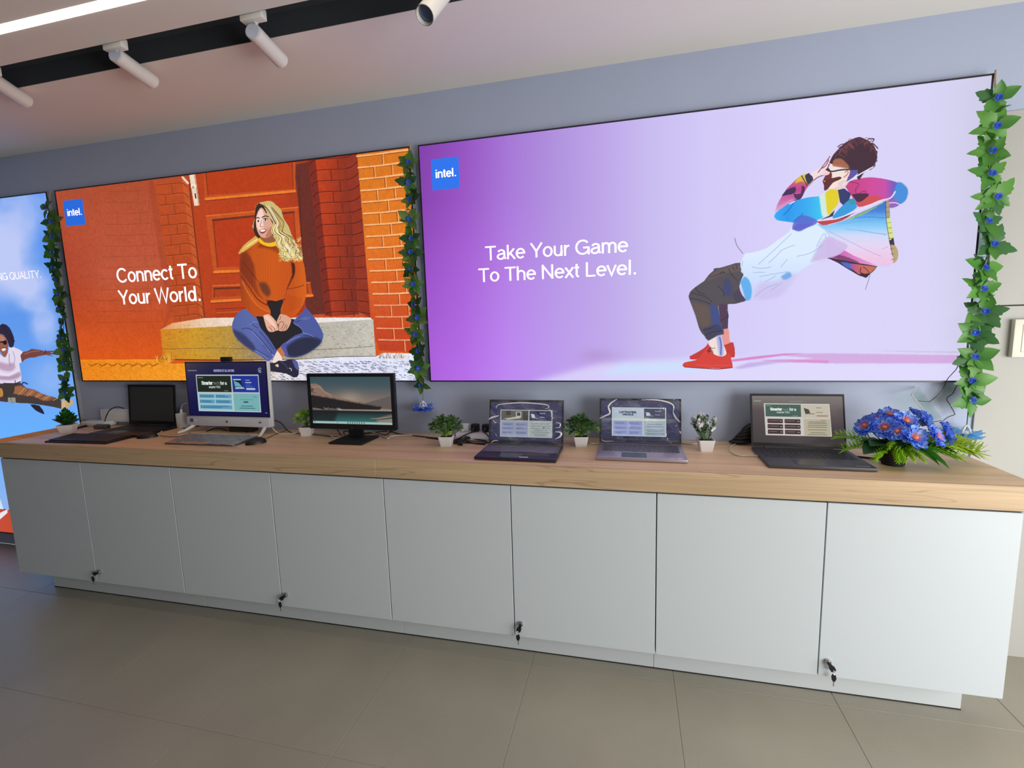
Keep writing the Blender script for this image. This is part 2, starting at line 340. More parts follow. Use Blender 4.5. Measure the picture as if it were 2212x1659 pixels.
# ------------------------------------------------------------------ prints of the three lit posters (flat pictures)
FACE = -0.030
P1 = (-4.35, -2.743, 0.107, 2.595); P2 = (-2.669, -0.0926, 1.3094, 2.595); P3 = (-0.0444, 2.526, 1.3094, 2.595)
def art_dancer():
    c = print_canvas(*P3, FACE, 1900, 950)
    g = ramp([(900, (140, 68, 180)), (1000, (158, 88, 202)), (1100, (172, 122, 220)), (1200, (178, 146, 224)), (1300, (188, 164, 231)), (1400, (199, 186, 239)),
              (1520, (209, 200, 246)), (1750, (217, 211, 250)), (2000, (216, 211, 246)), (2160, (204, 202, 226))])
    c.I[...] = g(c.X, c.Y)
    lo = np.clip((c.Y-430)/380, 0, 1)*np.clip((1350-c.X)/400, 0, 1); c.I += lo[..., None]*np.array([26, 22, 34], np.float32)
    up = np.clip((560-c.Y)/300, 0, 1)*np.clip((1300-c.X)/350, 0, 1); c.I -= up[..., None]*np.array([14, 8, 14], np.float32)
    # studio floor
    c.poly([(1240, 800), (1300, 784), (1480, 776), (2120, 760), (2120, 840), (1100, 840)], (224, 219, 252), 0.75, soft=9)
    c.poly([(1295, 812), (1345, 786), (1500, 781), (1560, 800), (1400, 806)], (200, 225, 252), 0.8, soft=8)
    c.blob(1290, 768, 40, 14, (175, 145, 200), 0.55)
    c.poly([(1580, 778), (1630, 771), (1697, 764), (1785, 763), (2075, 767), (2075, 785), (1785, 785), (1700, 779), (1760, 774), (1690, 768), (1630, 777), (1580, 781)], (208, 160, 218), 0.8, soft=1.5)
    c.poly([(1580, 777), (1630, 770), (1697, 763.5), (1740, 763), (1690, 768), (1640, 774), (1583, 781)], (214, 124, 196), 0.8, soft=1)
    c.poly([(1640, 778), (1700, 776), (1790, 779), (1790, 784), (1690, 783)], (220, 130, 195), 0.7, soft=1)
    c.poly([(1584, 795), (1615, 784), (1660, 779), (1710, 779), (1640, 790), (1600, 797)], (188, 168, 226), 0.8, soft=2)
    c.poly([(1880, 757), (2075, 759), (2075, 763), (1960, 761)], (196, 190, 216), 0.7, soft=1)
    A = (1660, 280, 4.609); B = (1470, 540, 6.143); Z = (1400, 260, 2.86)
    a = lambda P, col, al=1.0, sm=3, soft=0.0: c.poly(K(A, P), col, al, sm, soft)
    b = lambda P, col, al=1.0, sm=3, soft=0.0: c.poly(K(B, P), col, al, sm, soft)
    z = lambda P, col, al=1.0, sm=3, soft=0.0: c.poly(K(Z, P), col, al, sm, soft)
    la = lambda P, w, col, al=1.0: c.line(K(A, P), w/A[2], col, al)
    lb = lambda P, w, col, al=1.0: c.line(K(B, P), w/B[2], col, al)
    lz = lambda P, w, col, al=1.0: c.line(K(Z, P), w/Z[2], col, al)
    # far foot and leg
    b([(565, 1050), (635, 1045), (650, 1180), (660, 1250), (570, 1265), (550, 1130)], (232, 150, 142))
    b([(120, 1410), (200, 1370), (300, 1310), (345, 1270), (370, 1235), (390, 1280), (560, 1265), (640, 1240), (700, 1230), (722, 1400), (640, 1430), (160, 1452), (128, 1440)], (196, 58, 54), sm=2)
    # trousers
    b([(500, 700), (622, 715), (618, 800), (636, 880), (630, 1040), (560, 1052), (520, 900)], (82, 60, 84), sm=1)
    b([(315, 410), (380, 325), (440, 270), (440, 245), (530, 235), (650, 200), (792, 168), (800, 290), (838, 330), (780, 480), (820, 600), (872, 668), (800, 695), (720, 715), (600, 722), (500, 740), (545, 1000), (578, 1115), (480, 1135), (370, 1206), (320, 1140), (280, 1100), (240, 1020), (200, 870), (130, 690), (108, 620), (130, 555), (200, 490)], (84, 78, 86), sm=2)
    b([(330, 420), (450, 290), (620, 220), (780, 190), (790, 280), (640, 300), (470, 360)], (104, 90, 88), 0.9, soft=2)
    b([(140, 690), (280, 720), (380, 760), (400, 930), (360, 1020), (260, 1000)], (100, 86, 80), 0.9, soft=2)
    b([(380, 740), (430, 720), (500, 800), (535, 990), (565, 1100), (470, 1090), (420, 960)], (62, 78, 142), 0.85, soft=2)
    b([(575, 400), (640, 380), (690, 560), (640, 610), (570, 570)], (62, 70, 120), 0.8, soft=2)
    b([(690, 590), (770, 520), (810, 600), (850, 660), (740, 690)], (74, 66, 88), 0.9, soft=1)
    b([(310, 1040), (500, 990), (560, 1090), (380, 1190), (300, 1090)], (62, 60, 88), 0.7, soft=2)
    for P in ([(130, 560), (220, 590), (330, 620), (420, 690)], [(130, 640), (230, 660), (330, 690), (400, 720)], [(200, 500), (240, 560), (330, 590)], [(400, 360), (480, 330), (590, 300)], [(520, 310), (560, 290), (590, 300)], [(640, 250), (680, 330), (760, 410)], [(690, 230), (720, 270)],
              [(300, 1060), (400, 1040), (480, 990)], [(330, 1130), (430, 1090), (560, 1070)], [(500, 480), (570, 560), (570, 620)], [(620, 720), (625, 800), (636, 880)], [(740, 200), (745, 250)], [(530, 940), (600, 900), (635, 880)]):
        lb(P, 7, (40, 36, 54), 0.85)
    # near foot
    b([(370, 1212), (440, 1168), (540, 1140), (570, 1250), (612, 1372), (560, 1412), (490, 1405), (430, 1370), (400, 1290)], (240, 222, 216), sm=2)
    b([(480, 1155), (545, 1140), (570, 1370), (545, 1408), (515, 1400)], (150, 158, 226), 0.85, soft=2)
    lb([(520, 1160), (540, 1260), (532, 1390)], 12, (60, 70, 140), 0.8)
    b([(30, 1520), (60, 1490), (200, 1462), (280, 1395), (340, 1300), (385, 1290), (425, 1380), (500, 1416), (585, 1408), (652, 1368), (675, 1460), (692, 1545), (640, 1572), (300, 1566), (50, 1552)], (213, 66, 58), sm=2)
    lb([(50, 1552), (300, 1570), (500, 1580), (690, 1560)], 10, (120, 30, 40), 0.9)
    lb([(200, 1520), (420, 1535), (660, 1530)], 4, (236, 120, 105), 0.7)
    for P in ([(360, 1330), (400, 1310), (460, 1300)], [(370, 1370), (380, 1320), (410, 1290)], [(350, 1340), (400, 1350)], [(380, 1350), (420, 1330), (430, 1370)]): lb(P, 6, (40, 20, 25), 0.9)
    # pale shirt
    sh = lambda X, Y: ramp([(548, (220, 236, 254)), (600, (206, 224, 252)), (660, (205, 200, 244))], 1)(X, Y)
    z([(600, 822), (650, 815), (730, 790), (800, 740), (870, 690), (900, 640), (1000, 630), (1100, 640), (1160, 720), (1222, 790), (1150, 842), (1000, 892), (920, 950), (860, 1040), (800, 1090), (720, 1106), (610, 1115), (590, 1060), (565, 1022), (582, 970), (592, 945), (570, 905), (580, 858)], sh, sm=2)
    z([(570, 1000), (596, 965), (625, 990), (640, 1040), (634, 1100), (606, 1112), (588, 1060)], (92, 172, 236), 0.95, soft=0.6)
    z([(690, 1000), (800, 990), (920, 940), (860, 1040), (800, 1090), (700, 1105), (650, 1080)], (206, 190, 236), 0.7, soft=4)
    z([(1000, 880), (1100, 720), (1220, 790), (1150, 842)], (200, 178, 226), 0.8, soft=3)
    z([(820, 965), (870, 935), (885, 965), (840, 985)], (96, 160, 228), 0.8, soft=1.5)
    for P in ([(680, 890), (780, 800), (885, 700)], [(745, 880), (790, 840), (830, 800), (905, 770)], [(690, 965), (800, 945), (860, 935)], [(640, 905), (700, 915), (760, 905)], [(820, 905), (860, 860)], [(720, 1000), (790, 960)], [(660, 1090), (720, 1040), (800, 1010)], [(585, 870), (580, 900)], [(1040, 780), (1085, 700), (1100, 730)], [(650, 940), (720, 938)], [(920, 840), (1000, 820), (1080, 770)], [(760, 1050), (830, 1000)]):
        lz(P, 4.0, (150, 174, 222), 0.75)
    z([(890, 672), (920, 640), (1010, 635), (1045, 622), (985, 660), (935, 686)], (98, 100, 196), 0.95, soft=0.7)
    # sleeve hanging below
    a([(580, 1275), (720, 1285), (900, 1325), (1085, 1362), (1045, 1410), (1000, 1450), (972, 1476), (900, 1452), (780, 1382), (690, 1325)], (58, 40, 62), sm=1)
    a([(715, 1318), (800, 1330), (840, 1395), (765, 1365)], (70, 110, 200), 0.95, soft=0.5)
    a([(800, 1330), (960, 1350), (1080, 1368), (1010, 1430), (900, 1440), (840, 1395)], ramp([(1834, (150, 80, 190)), (1852, (208, 98, 110)), (1880, (206, 112, 74))]), 0.95, sm=1)
    la([(920, 1375), (915, 1420), (960, 1440)], 7, (50, 30, 40)); la([(945, 1365), (985, 1400), (1010, 1440)], 6, (60, 36, 46))
    a([(905, 1432), (1000, 1438), (972, 1474)], (46, 32, 50), sm=1)
    a([(690, 1248), (780, 1168), (900, 1200), (1080, 1255), (1240, 1275), (1200, 1362), (1050, 1350), (900, 1330), (760, 1300), (600, 1272)], ramp([(1800, (196, 96, 176)), (1850, (218, 128, 196)), (1930, (236, 186, 226))]), sm=2)
    a([(620, 1270), (700, 1245), (860, 1300), (900, 1330), (760, 1300)], (110, 50, 90), 0.8, soft=0.8)
    # flying jacket body
    jk = ramp([(432, (58, 104, 198)), (455, (64, 126, 214)), (470, (96, 176, 238)), (490, (140, 204, 248)), (507, (206, 216, 248)), (530, (228, 212, 242)), (560, (238, 196, 228)), (578, (226, 196, 236))], 1)
    a([(750, 905), (880, 840), (1000, 790), (1170, 708), (1168, 870), (1190, 1000), (1200, 1120), (1238, 1240), (1242, 1310), (1200, 1362), (1120, 1364), (1050, 1340), (850, 1255), (700, 1170), (600, 1070), (560, 1000), (480, 940), (600, 950)], jk, sm=1)
    a([(600, 1060), (700, 1105), (790, 1160), (700, 1245), (600, 1270), (560, 1150)], (206, 186, 232), 0.9, soft=1)
    for P in ([(600, 1010), (800, 1110), (1000, 1210), (1120, 1260)], [(700, 940), (900, 915), (1150, 890)], [(760, 990), (960, 1010), (1170, 1050)], [(1080, 760), (1060, 830), (1165, 850)], [(1130, 1190), (1190, 1165)]): la(P, 5, (130, 150, 200), 0.6)
    la([(820, 880), (1000, 870), (1165, 880)], 14, (70, 130, 215), 0.5); la([(900, 1000), (1060, 1030), (1180, 1040)], 12, (110, 190, 240), 0.5)
    # ribbed trim
    a([(1165, 710), (1205, 700), (1210, 860), (1200, 890), (1172, 880)], (166, 160, 130), sm=1)
    a([(1172, 885), (1212, 880), (1232, 980), (1245, 1080), (1200, 1110), (1180, 960)], (216, 226, 130), sm=1)
    a([(1200, 1110), (1244, 1075), (1256, 1150), (1212, 1150)], (52, 50, 66), sm=1)
    a([(1212, 1150), (1256, 1150), (1290, 1210), (1286, 1290), (1240, 1332), (1242, 1260)], (186, 164, 118), sm=2)
    for k in range(12):
        y = 720+k*52; x = 1168+max(0, y-860)*0.13; la([(x, y), (x+42, y-4)], 4, (90, 84, 70), 0.8)
    la([(1168, 720), (1172, 880), (1200, 1080), (1238, 1260)], 5, (60, 50, 70), 0.9)
    # raised forearm
    pk = ramp([(380, (226, 200, 90)), (392, (206, 90, 120)), (410, (190, 66, 144)), (440, (206, 120, 176)), (458, (216, 190, 226))], 1)
    a([(58, 830), (90, 740), (130, 670), (180, 590), (240, 530), (290, 482), (340, 448), (400, 434), (445, 462), (450, 510), (400, 560), (372, 600), (332, 670), (290, 722), (210, 740), (120, 790)], pk, sm=2)
    a([(290, 482), (340, 450), (372, 470), (378, 540), (330, 515), (262, 536)], (222, 192, 70), 0.9, soft=0.5)
    a([(362, 460), (402, 432), (446, 464), (440, 506), (392, 545)], (54, 54, 80), sm=2)
    la([(330, 460), (352, 500), (385, 556)], 10, (70, 60, 60)); la([(452, 500), (400, 560)], 12, (176, 160, 130))
    a([(130, 662), (180, 602), (268, 570), (262, 632), (180, 652)], (64, 46, 86), sm=2)
    a([(330, 560), (362, 570), (350, 640), (320, 690), (280, 700), (250, 640), (320, 640)], (70, 44, 80), 0.9, sm=2)
    a([(80, 800), (160, 730), (250, 690), (200, 770), (120, 800)], (220, 150, 200), 0.8, soft=1)
    # hood and back
    a([(760, 560), (812, 512), (900, 490), (1000, 474), (1120, 485), (1222, 506), (1290, 530), (1365, 570), (1387, 610), (1372, 690), (1330, 732), (1268, 768), (1205, 776), (1195, 700), (1000, 745), (900, 770), (850, 700), (815, 640)], ramp([(1840, (196, 66, 130)), (1880, (208, 72, 152)), (1912, (200, 76, 168)), (1932, (110, 90, 190)), (1950, (78, 120, 208))]), sm=2)
    a([(1285, 522), (1335, 532), (1388, 600), (1372, 690), (1320, 735), (1250, 700), (1238, 650), (1262, 580)], (66, 142, 218), 0.95, soft=0.6)
    a([(1210, 700), (1260, 690), (1300, 735), (1268, 768), (1205, 774)], (150, 100, 190), 0.9, soft=0.8)
    la([(1205, 730), (1260, 728), (1310, 745)], 9, (240, 220, 246))
    a([(880, 745), (950, 690), (1040, 660), (1135, 682), (1000, 742), (900, 768)], (206, 80, 74), 0.95, soft=0.7)
    a([(830, 645), (900, 636), (1002, 640), (960, 690), (905, 722), (868, 702)], (74, 40, 68), sm=2)
    la([(800, 520), (900, 540), (870, 590), (880, 640), (960, 610), (970, 640)], 6, (110, 30, 80), 0.8)
    # bent arm in front
    ar = ramp([(1674, (52, 172, 246)), (1700, (40, 152, 236)), (1740, (52, 168, 240)), (1775, (60, 196, 240)), (1790, (150, 220, 236))])
    a([(58, 870), (72, 828), (140, 778), (230, 720), (330, 690), (420, 670), (505, 662), (562, 640), (600, 700), (560, 860), (480, 900), (385, 940), (300, 932), (180, 916), (90, 902)], ar, sm=2)
    a([(250, 925), (330, 850), (480, 900), (470, 940), (390, 975), (330, 990), (240, 990)], (92, 100, 204), 0.85, soft=0.8)
    la([(150, 850), (210, 790), (270, 700)], 8, (24, 90, 180), 0.7); la([(210, 740), (260, 716)], 9, (236, 246, 255)); la([(250, 910), (330, 850), (340, 830)], 7, (30, 100, 190), 0.7)
    a([(505, 662), (565, 630), (610, 690), (600, 830), (540, 868), (520, 780)], (216, 234, 222), 0.95, soft=0.8)
    a([(562, 640), (602, 600), (650, 578), (692, 596), (702, 680), (690, 745), (640, 800), (600, 852), (580, 800), (572, 700)], (226, 206, 34), 0.98, sm=2, soft=0.5)
    a([(690, 594), (760, 588), (822, 640), (802, 700), (742, 752), (712, 722), (700, 650)], (54, 58, 108), sm=1)
    a([(640, 862), (702, 790), (742, 752), (812, 690), (862, 690), (882, 772), (850, 802), (742, 862), (640, 892)], (54, 154, 220), sm=1)
    a([(800, 690), (850, 690), (862, 740), (810, 740)], (46, 150, 170), 0.9, soft=0.5)
    a([(500, 905), (640, 862), (660, 800), (600, 860)], (50, 60, 70), sm=1)
    a([(480, 915), (622, 898), (760, 872), (822, 850), (740, 902), (640, 932), (540, 952)], (192, 68, 74), sm=2)
    a([(760, 905), (850, 862), (1000, 792), (1150, 722), (1060, 780), (900, 862)], (196, 196, 70), 0.95, sm=2)
    la([(640, 895), (760, 870), (880, 812)], 9, (50, 40, 50)); la([(860, 870), (1000, 800), (1150, 730)], 7, (60, 150, 180))
    la([(500, 905), (600, 895), (700, 880), (900, 802), (1100, 712), (1212, 682), (1262, 618)], 14, (232, 220, 246))
    # head
    a([(600, 390), (640, 330), (700, 365), (830, 390), (832, 480), (760, 545), (700, 562), (640, 592), (600, 590), (562, 572), (550, 540), (532, 510), (562, 470), (570, 440)], (244, 226, 218), sm=2)
    a([(700, 560), (690, 530), (760, 500), (800, 520), (750, 580), (690, 600), (640, 590)], (232, 206, 206), sm=2)
    a([(560, 520), (590, 470), (640, 482), (700, 468), (732, 480), (700, 502), (640, 530), (592, 590), (556, 606), (552, 552), (536, 510)], (96, 46, 48), sm=2)
    a([(572, 432), (602, 400), (632, 440), (622, 480), (582, 502), (540, 512), (560, 470)], (112, 52, 54), sm=2)
    a([(810, 400), (892, 398), (882, 440), (805, 510), (772, 540), (792, 470)], (86, 78, 158), 0.95, sm=2)
    a([(746, 478), (760, 430), (782, 400), (810, 410), (802, 458), (770, 490)], (246, 214, 204), sm=2); la([(750, 475), (790, 440), (785, 408), (760, 425)], 6, (150, 70, 80))
    a([(605, 330), (640, 258), (690, 200), (740, 150), (800, 110), (860, 84), (912, 74), (962, 95), (1010, 120), (1050, 160), (1076, 220), (1082, 290), (1060, 342), (1040, 372), (1000, 402), (950, 432), (905, 500), (880, 470), (890, 400), (800, 388), (720, 350), (640, 345)], (66, 42, 56), sm=2)
    a([(636, 362), (650, 302), (722, 288), (792, 350), (800, 388), (720, 376)], (168, 104, 80), 0.95, soft=0.6)
    rr = random.Random(5)
    for k in range(34):
        t = rr.random(); x = 640+t*380; y = 250-math.sin(t*2.6)*150+rr.random()*60
        la([(x, y), (x+20+rr.random()*30, y-25-rr.random()*20), (x+55+rr.random()*50, y-12+rr.random()*50)], 5, rr.choice([(126, 66, 62), (110, 50, 60), (90, 60, 110), (140, 84, 72)]), 0.8)
    for P in ([(960, 120), (1010, 90), (1050, 98)], [(985, 150), (1040, 140), (1090, 185)], [(1030, 210), (1080, 215), (1072, 260)], [(1020, 300), (1060, 290), (1082, 316)], [(690, 170), (720, 150), (760, 140)], [(1000, 90), (1050, 92), (1040, 120)], [(700, 180), (740, 165), (800, 120)], [(1050, 330), (1060, 360), (1010, 400)]): la(P, 8, (80, 44, 52))
    la([(590, 408), (640, 416), (700, 404), (762, 398), (892, 394)], 13, (46, 48, 66)); a([(560, 405), (600, 385), (618, 420), (580, 428)], (60, 50, 60), sm=2)
    la([(602, 330), (590, 400)], 7, (60, 40, 50)); la([(625, 430), (632, 470)], 6, (150, 60, 80))
    # hand
    a([(408, 442), (470, 402), (532, 368), (580, 300), (612, 268), (606, 330), (572, 402), (612, 422), (592, 452), (500, 470), (452, 512), (440, 470)], (240, 218, 226), sm=2)
    for P in ([(612, 266), (560, 340), (495, 425)], [(600, 300), (570, 360), (530, 385)], [(606, 340), (590, 380), (570, 400)], [(450, 505), (500, 470), (560, 452)]): la(P, 8, (124, 52, 66), 0.9)
    a([(560, 420), (612, 420), (590, 452), (540, 455)], (244, 200, 200), 0.9, sm=2)
    la([(740, 552), (820, 500), (900, 450), (1040, 372)], 13, (236, 226, 244))
    lz([(535, 728), (550, 775), (586, 822)], 4, (120, 120, 140)); la([(970, 1362), (1000, 1400), (1010, 1450), (965, 1590)], 6, (140, 130, 160))
    return c.image('print_dancer')

def art_brick():
    c = print_canvas(*P2, FACE, 1900, 950); rr = random.Random(11)
    c.I[...] = ramp([(330, (166, 72, 42)), (480, (182, 82, 54)), (600, (188, 86, 58)), (690, (196, 78, 36)), (760, (216, 86, 26)), (800, (222, 92, 24))], 1)(c.X, c.Y)
    c.I -= (np.clip((230-c.X)/120, 0, 1)*np.clip((c.Y-420)/200, 0, 1)*np.clip((720-c.Y)/100, 0, 1))[..., None]*np.array([20, 26, 22], np.float32)
    M_ = (440, 380, 3.606); L_ = (100, 320, 3.252); R_ = (640, 310, 3.189); F_ = (500, 420, 7.541); G_ = (480, 620, 7.9)
    def mk(o): return (lambda P, col, al=1.0, sm=0, soft=0.0: c.poly(K(o, P), col, al, sm, soft)), (lambda P, w, col, al=1.0, sm=4: c.line(K(o, P), w/o[2], col, al, sm))
    m, lm = mk(M_); l, ll = mk(L_); r, lr = mk(R_); f, lf = mk(F_); g, lg = mk(G_)
    # brick wall, left: courses fade in towards the doorway
    for k in range(13):
        y = 232+k*77
        ll([(430-k*6, y+72), (580, y+66+(6 if k < 6 else 0)), (712+k*10, y+62)], 3, (128, 50, 28), 0.45)
        x = 640+k*9+(70 if k % 2 else 0); ll([(x, y+64), (x+6, y+134)], 3, (128, 50, 28), 0.45)
        if k > 7: ll([(180, y+66), (420, y+66)], 2.5, (150, 58, 28), 0.3)
    l([(712, 232), (765, 240), (896, 1135), (850, 1230), (812, 1280), (850, 1120)], (164, 66, 36), 0.55, soft=2)
    l([(760, 236), (950, 205), (1000, 255), (1112, 1192), (1060, 1228), (895, 1222), (892, 1130)], (184, 76, 36))
    l([(950, 205), (1000, 250), (1112, 1192), (1085, 1215)], (200, 92, 44), 0.8, soft=1)
    for k in range(14):
        y = 252+k*71; x0 = 775+k*9.3
        if x0 > 890: x0 = 890
        ll([(x0, y+8), (x0+90, y), (x0+175, y-8), (x0+215, y+22)], 4.5, (122, 46, 22), 0.9); ll([(x0, y+13), (x0+175, y-3)], 3, (222, 118, 62), 0.45)
        xx = x0+(50 if k % 2 else 105); ll([(xx, y+4), (xx+7, y+70)], 4, (122, 46, 22), 0.8)
    # door
    c.poly([(404, 374), (672, 343), (702, 679), (441, 688)], ramp([(405, (182, 66, 30)), (600, (184, 62, 28)), (680, (160, 56, 28))]))
    ll([(1003, 230), (1035, 520), (1112, 1190)], 9, (120, 50, 26), 0.9)
    m([(712, 0), (720, -90), (830, -110), (845, 60), (940, 1072), (800, 1085), (772, 700), (740, 240)], (104, 46, 38))
    lm([(740, 0), (750, 240), (780, 720)], 9, (86, 36, 30), 0.7); lm([(845, 0), (900, 560), (942, 1070)], 8, (70, 28, 24), 0.8)
    def panel(o, i, top, fr, inn):
        m(o, fr); m(i, inn); lm([i[0], i[1]], 16, (92, 44, 34), 0.85); lm([o[0], o[1]], 9, (224, 112, 46), 0.9); lm([i[0], i[3]], 10, (120, 48, 26), 0.7)
        lm([i[1], i[2]], 8, (130, 50, 28), 0.8); lm([(o[3][0]+4, o[3][1]-14), (o[2][0]-4, o[2][1]-14)], 20, (236, 124, 46)); lm([o[3], o[2]], 5, (110, 44, 24), 0.9)
    panel([(-10, -110), (712, -150), (714, 132), (12, 194)], [(10, -90), (690, -120), (696, 100), (34, 150)], 0, (192, 80, 34), (182, 62, 24))
    panel([(18, 312), (735, 244), (782, 735), (80, 762)], [(72, 345), (702, 282), (728, 690), (108, 712)], 0, (196, 82, 34), (184, 60, 26))
    panel([(70, 855), (830, 830), (850, 945), (58, 992)], [(84, 878), (800, 850), (815, 910), (80, 944)], 0, (190, 78, 32), (176, 64, 28))
    m([(95, 1036), (420, 1020), (420, 1090), (92, 1098)], (172, 62, 28)); lm([(95, 1036), (420, 1022)], 5, (120, 46, 24)); lm([(100, 1066), (300, 1056)], 6, (210, 96, 40))
    l([(1004, 190), (1046, 182), (1078, 402), (1040, 406)], (236, 214, 192)); l([(1044, 182), (1078, 402), (1070, 404), (1038, 190)], (190, 150, 120))
    c.disc(418, 403, 6, 6, (240, 224, 206)); c.disc(417, 405, 2.5, 3, (190, 150, 130)); ll([(1046, 322), (1050, 350)], 9, (60, 36, 30)); ll([(958, 205), (995, 245)], 16, (232, 204, 180))
    # right reveal bricks (in shade) then the sunny pier
    r([(78, 100), (132, 90), (248, 1192), (196, 1182), (130, 560)], (126, 44, 32))
    r([(130, 90), (340, 70), (372, 400), (432, 1176), (246, 1192)], lambda X, Y: ramp([(680, (194, 66, 30)), (715, (172, 58, 30)), (760, (128, 46, 32))])(X, Y))
    r([(338, 60), (418, 50), (512, 1204), (432, 1160), (372, 400)], (146, 52, 34))
    for k in range(15):
        y = 110+k*75; q = k/14.0; xa = 134+q*112; xb = 342+q*88
        lr([(xa-40, y+42-q*30), (xa, y), (xb, y-14*(1-q)), (xb+75, y-70*(1-q)+14*q)], 4.5, (70, 22, 18), 0.9); lr([(xa+4, y+5), (xb, y-9*(1-q))], 3, (212, 92, 52), 0.35)
        xx = xa+(95 if k % 2 else 150); lr([(xx, y), (xx+6, y+72)], 4, (70, 22, 18), 0.8)
    sun = ramp([(330, (216, 118, 30)), (500, (226, 122, 36)), (620, (218, 96, 36)), (720, (198, 70, 34)), (770, (186, 62, 36))], 1)
    r([(416, 40), (800, -20), (860, 1440), (570, 1424), (512, 1204), (508, 1130)], sun)
    for k in range(17):
        y = 88+k*79; q = k/16.0; xa = 418+q*150; sl = -0.12*(1-q*1.05); step = 1 if k < 15 else 1
        e = lambda x: y+(x-xa)*sl
        lr([(xa, e(xa)), (xa+130, e(xa+130)+3), (xa+270, e(xa+270)-2), (900, e(900))], 12, (250, 186, 128) if k < 13 else (236, 150, 110), 0.95)
        lr([(xa, e(xa)+8), (xa+200, e(xa+200)+9), (900, e(900)+8)], 4, (120, 50, 26), 0.75)
        for n in range(4):
            xx = xa+(178 if k % 2 == 0 else 112)+n*(180 if k % 2 == 0 else 122)
            if xx < 860:
                lr([(xx, e(xx)+4), (xx+5, e(xx)+76)], 8, (248, 178, 116), 0.85, 0); lr([(xx-6, e(xx)+8), (xx-1, e(xx)+76)], 5, (128, 50, 24), 0.85, 0)
    for k in range(160):
        x, y = rr.uniform(430, 830), rr.uniform(90, 1400); r([(x, y), (x+6, y+2), (x+3, y+5)], (150, 70, 34), 0.6)
    # stone step
    c.poly([(345, 713), (372, 698), (441, 687), (500, 686), (800, 686), (806, 692), (690, 699), (500, 704), (350, 715)], ramp([(350, (226, 150, 90)), (440, (236, 206, 176)), (520, (238, 222, 214)), (800, (232, 230, 232))]))
    c.poly([(347, 712), (500, 704), (690, 697), (806, 690), (812, 770), (730, 774), (640, 776), (352, 776)], ramp([(350, (208, 132, 34)), (420, (204, 150, 44)), (490, (186, 146, 62)), (560, (152, 134, 104)), (680, (182, 176, 164)), (812, (198, 194, 184))]))
    for k in range(420):
        x, y = rr.uniform(350, 808), rr.uniform(700, 772); d = rr.random()
        c.line([(x, y), (x+rr.uniform(1, 5), y+rr.uniform(-1, 1.2))], 0.9, (96, 76, 40) if d < 0.55 else ((232, 214, 170) if x > 520 else (232, 180, 80)), 0.6, 0)
    c.line([(350, 754), (480, 752), (640, 757), (808, 748)], 1.2, (110, 92, 60), 0.8); c.line([(352, 776), (480, 778), (640, 777), (735, 771), (812, 770)], 2.4, (70, 56, 40), 0.8)
    # cobbles
    c.poly([(160, 777), (350, 776), (372, 786), (480, 780), (640, 777), (735, 771), (812, 770), (830, 762), (905, 764), (905, 830), (160, 830)], ramp([(170, (236, 134, 28)), (400, (244, 158, 40)), (520, (240, 180, 90)), (600, (226, 220, 222)), (700, (224, 226, 246)), (905, (226, 230, 250))]))
    for row in range(15):
        y = 781+row*3.1*(1+row*0.02)
        for n in range(62):
            x = 175+n*12+rr.uniform(-4, 4)+(6 if row % 2 else 0)
            if x > 898 or rr.random() < 0.2: continue
            w = rr.uniform(4, 10); wh = x > 575
            c.line([(x, y+rr.uniform(-1, 1)), (x+w, y+w*0.16+rr.uniform(-0.6, 0.6))], rr.uniform(0.7, 1.7) if x > 560 else 0.9, (72, 74, 104) if wh else (176, 98, 16), 0.85 if wh else 0.5, 0)
    for x in range(200, 345, 22): c.line([(x-9, 786), (x, 790), (x+10, 785)], 2.2, (158, 84, 20), 0.7); c.line([(x-5, 793), (x+6, 786)], 1.6, (150, 80, 20), 0.6)
    for k in range(40):
        x = rr.uniform(338, 372); c.line([(x, 782), (x+rr.uniform(-8, 10), 775-rr.uniform(0, 14))], 1.1, rr.choice([(220, 150, 40), (168, 96, 20), (240, 180, 80)]), 0.9, 0)
    for k in range(40):
        x = rr.uniform(812, 880); c.line([(x, 774), (x+rr.uniform(-6, 8), 770-rr.uniform(0, 10))], 1.0, rr.choice([(240, 226, 200), (120, 90, 60), (200, 170, 130)]), 0.8, 0)
    N = 0.2*c.noise(1, (60, 40), seed=5)+0.4*c.noise(1, (240, 120), seed=6)+0.4*c.noise(1, (700, 350), seed=7); c.I *= (0.90+0.20*N)[..., None]
    # ---- seated woman
    m([(378, 395), (398, 330), (398, 262), (420, 216), (470, 200), (522, 195), (562, 226), (602, 262), (622, 330), (662, 392), (682, 452), (722, 530), (756, 580), (765, 640), (700, 645), (612, 655), (590, 600), (560, 545), (480, 520), (420, 470)], (206, 182, 112), 1, 2)
    m([(398, 340), (402, 252), (430, 212), (472, 214), (506, 262), (490, 300), (560, 380), (566, 460), (545, 500), (430, 490), (388, 420)], (58, 38, 34), 1, 2)
    # jeans, lap, legs
    g([(560, 560), (600, 480), (700, 440), (780, 230), (1040, 215), (1010, 440), (1160, 540), (1300, 560), (1385, 770), (1250, 850), (1080, 960), (1000, 1012), (930, 1085), (780, 855), (640, 690)], (38, 36, 40), 1, 0)
    jl = ramp([(500, (84, 98, 160)), (545, (92, 106, 170)), (600, (78, 88, 152))])
    g([(172, 620), (200, 540), (230, 490), (300, 412), (400, 372), (452, 400), (522, 490), (580, 520), (622, 600), (652, 690), (785, 855), (915, 1060), (932, 1090), (885, 1180), (792, 1272), (700, 1212), (540, 1102), (350, 972), (222, 842), (170, 700)], jl, 1, 2)
    g([(176, 720), (330, 780), (460, 900), (560, 1020), (540, 1102), (350, 972), (222, 842)], (48, 50, 84), 0.8, 2, 2.4)
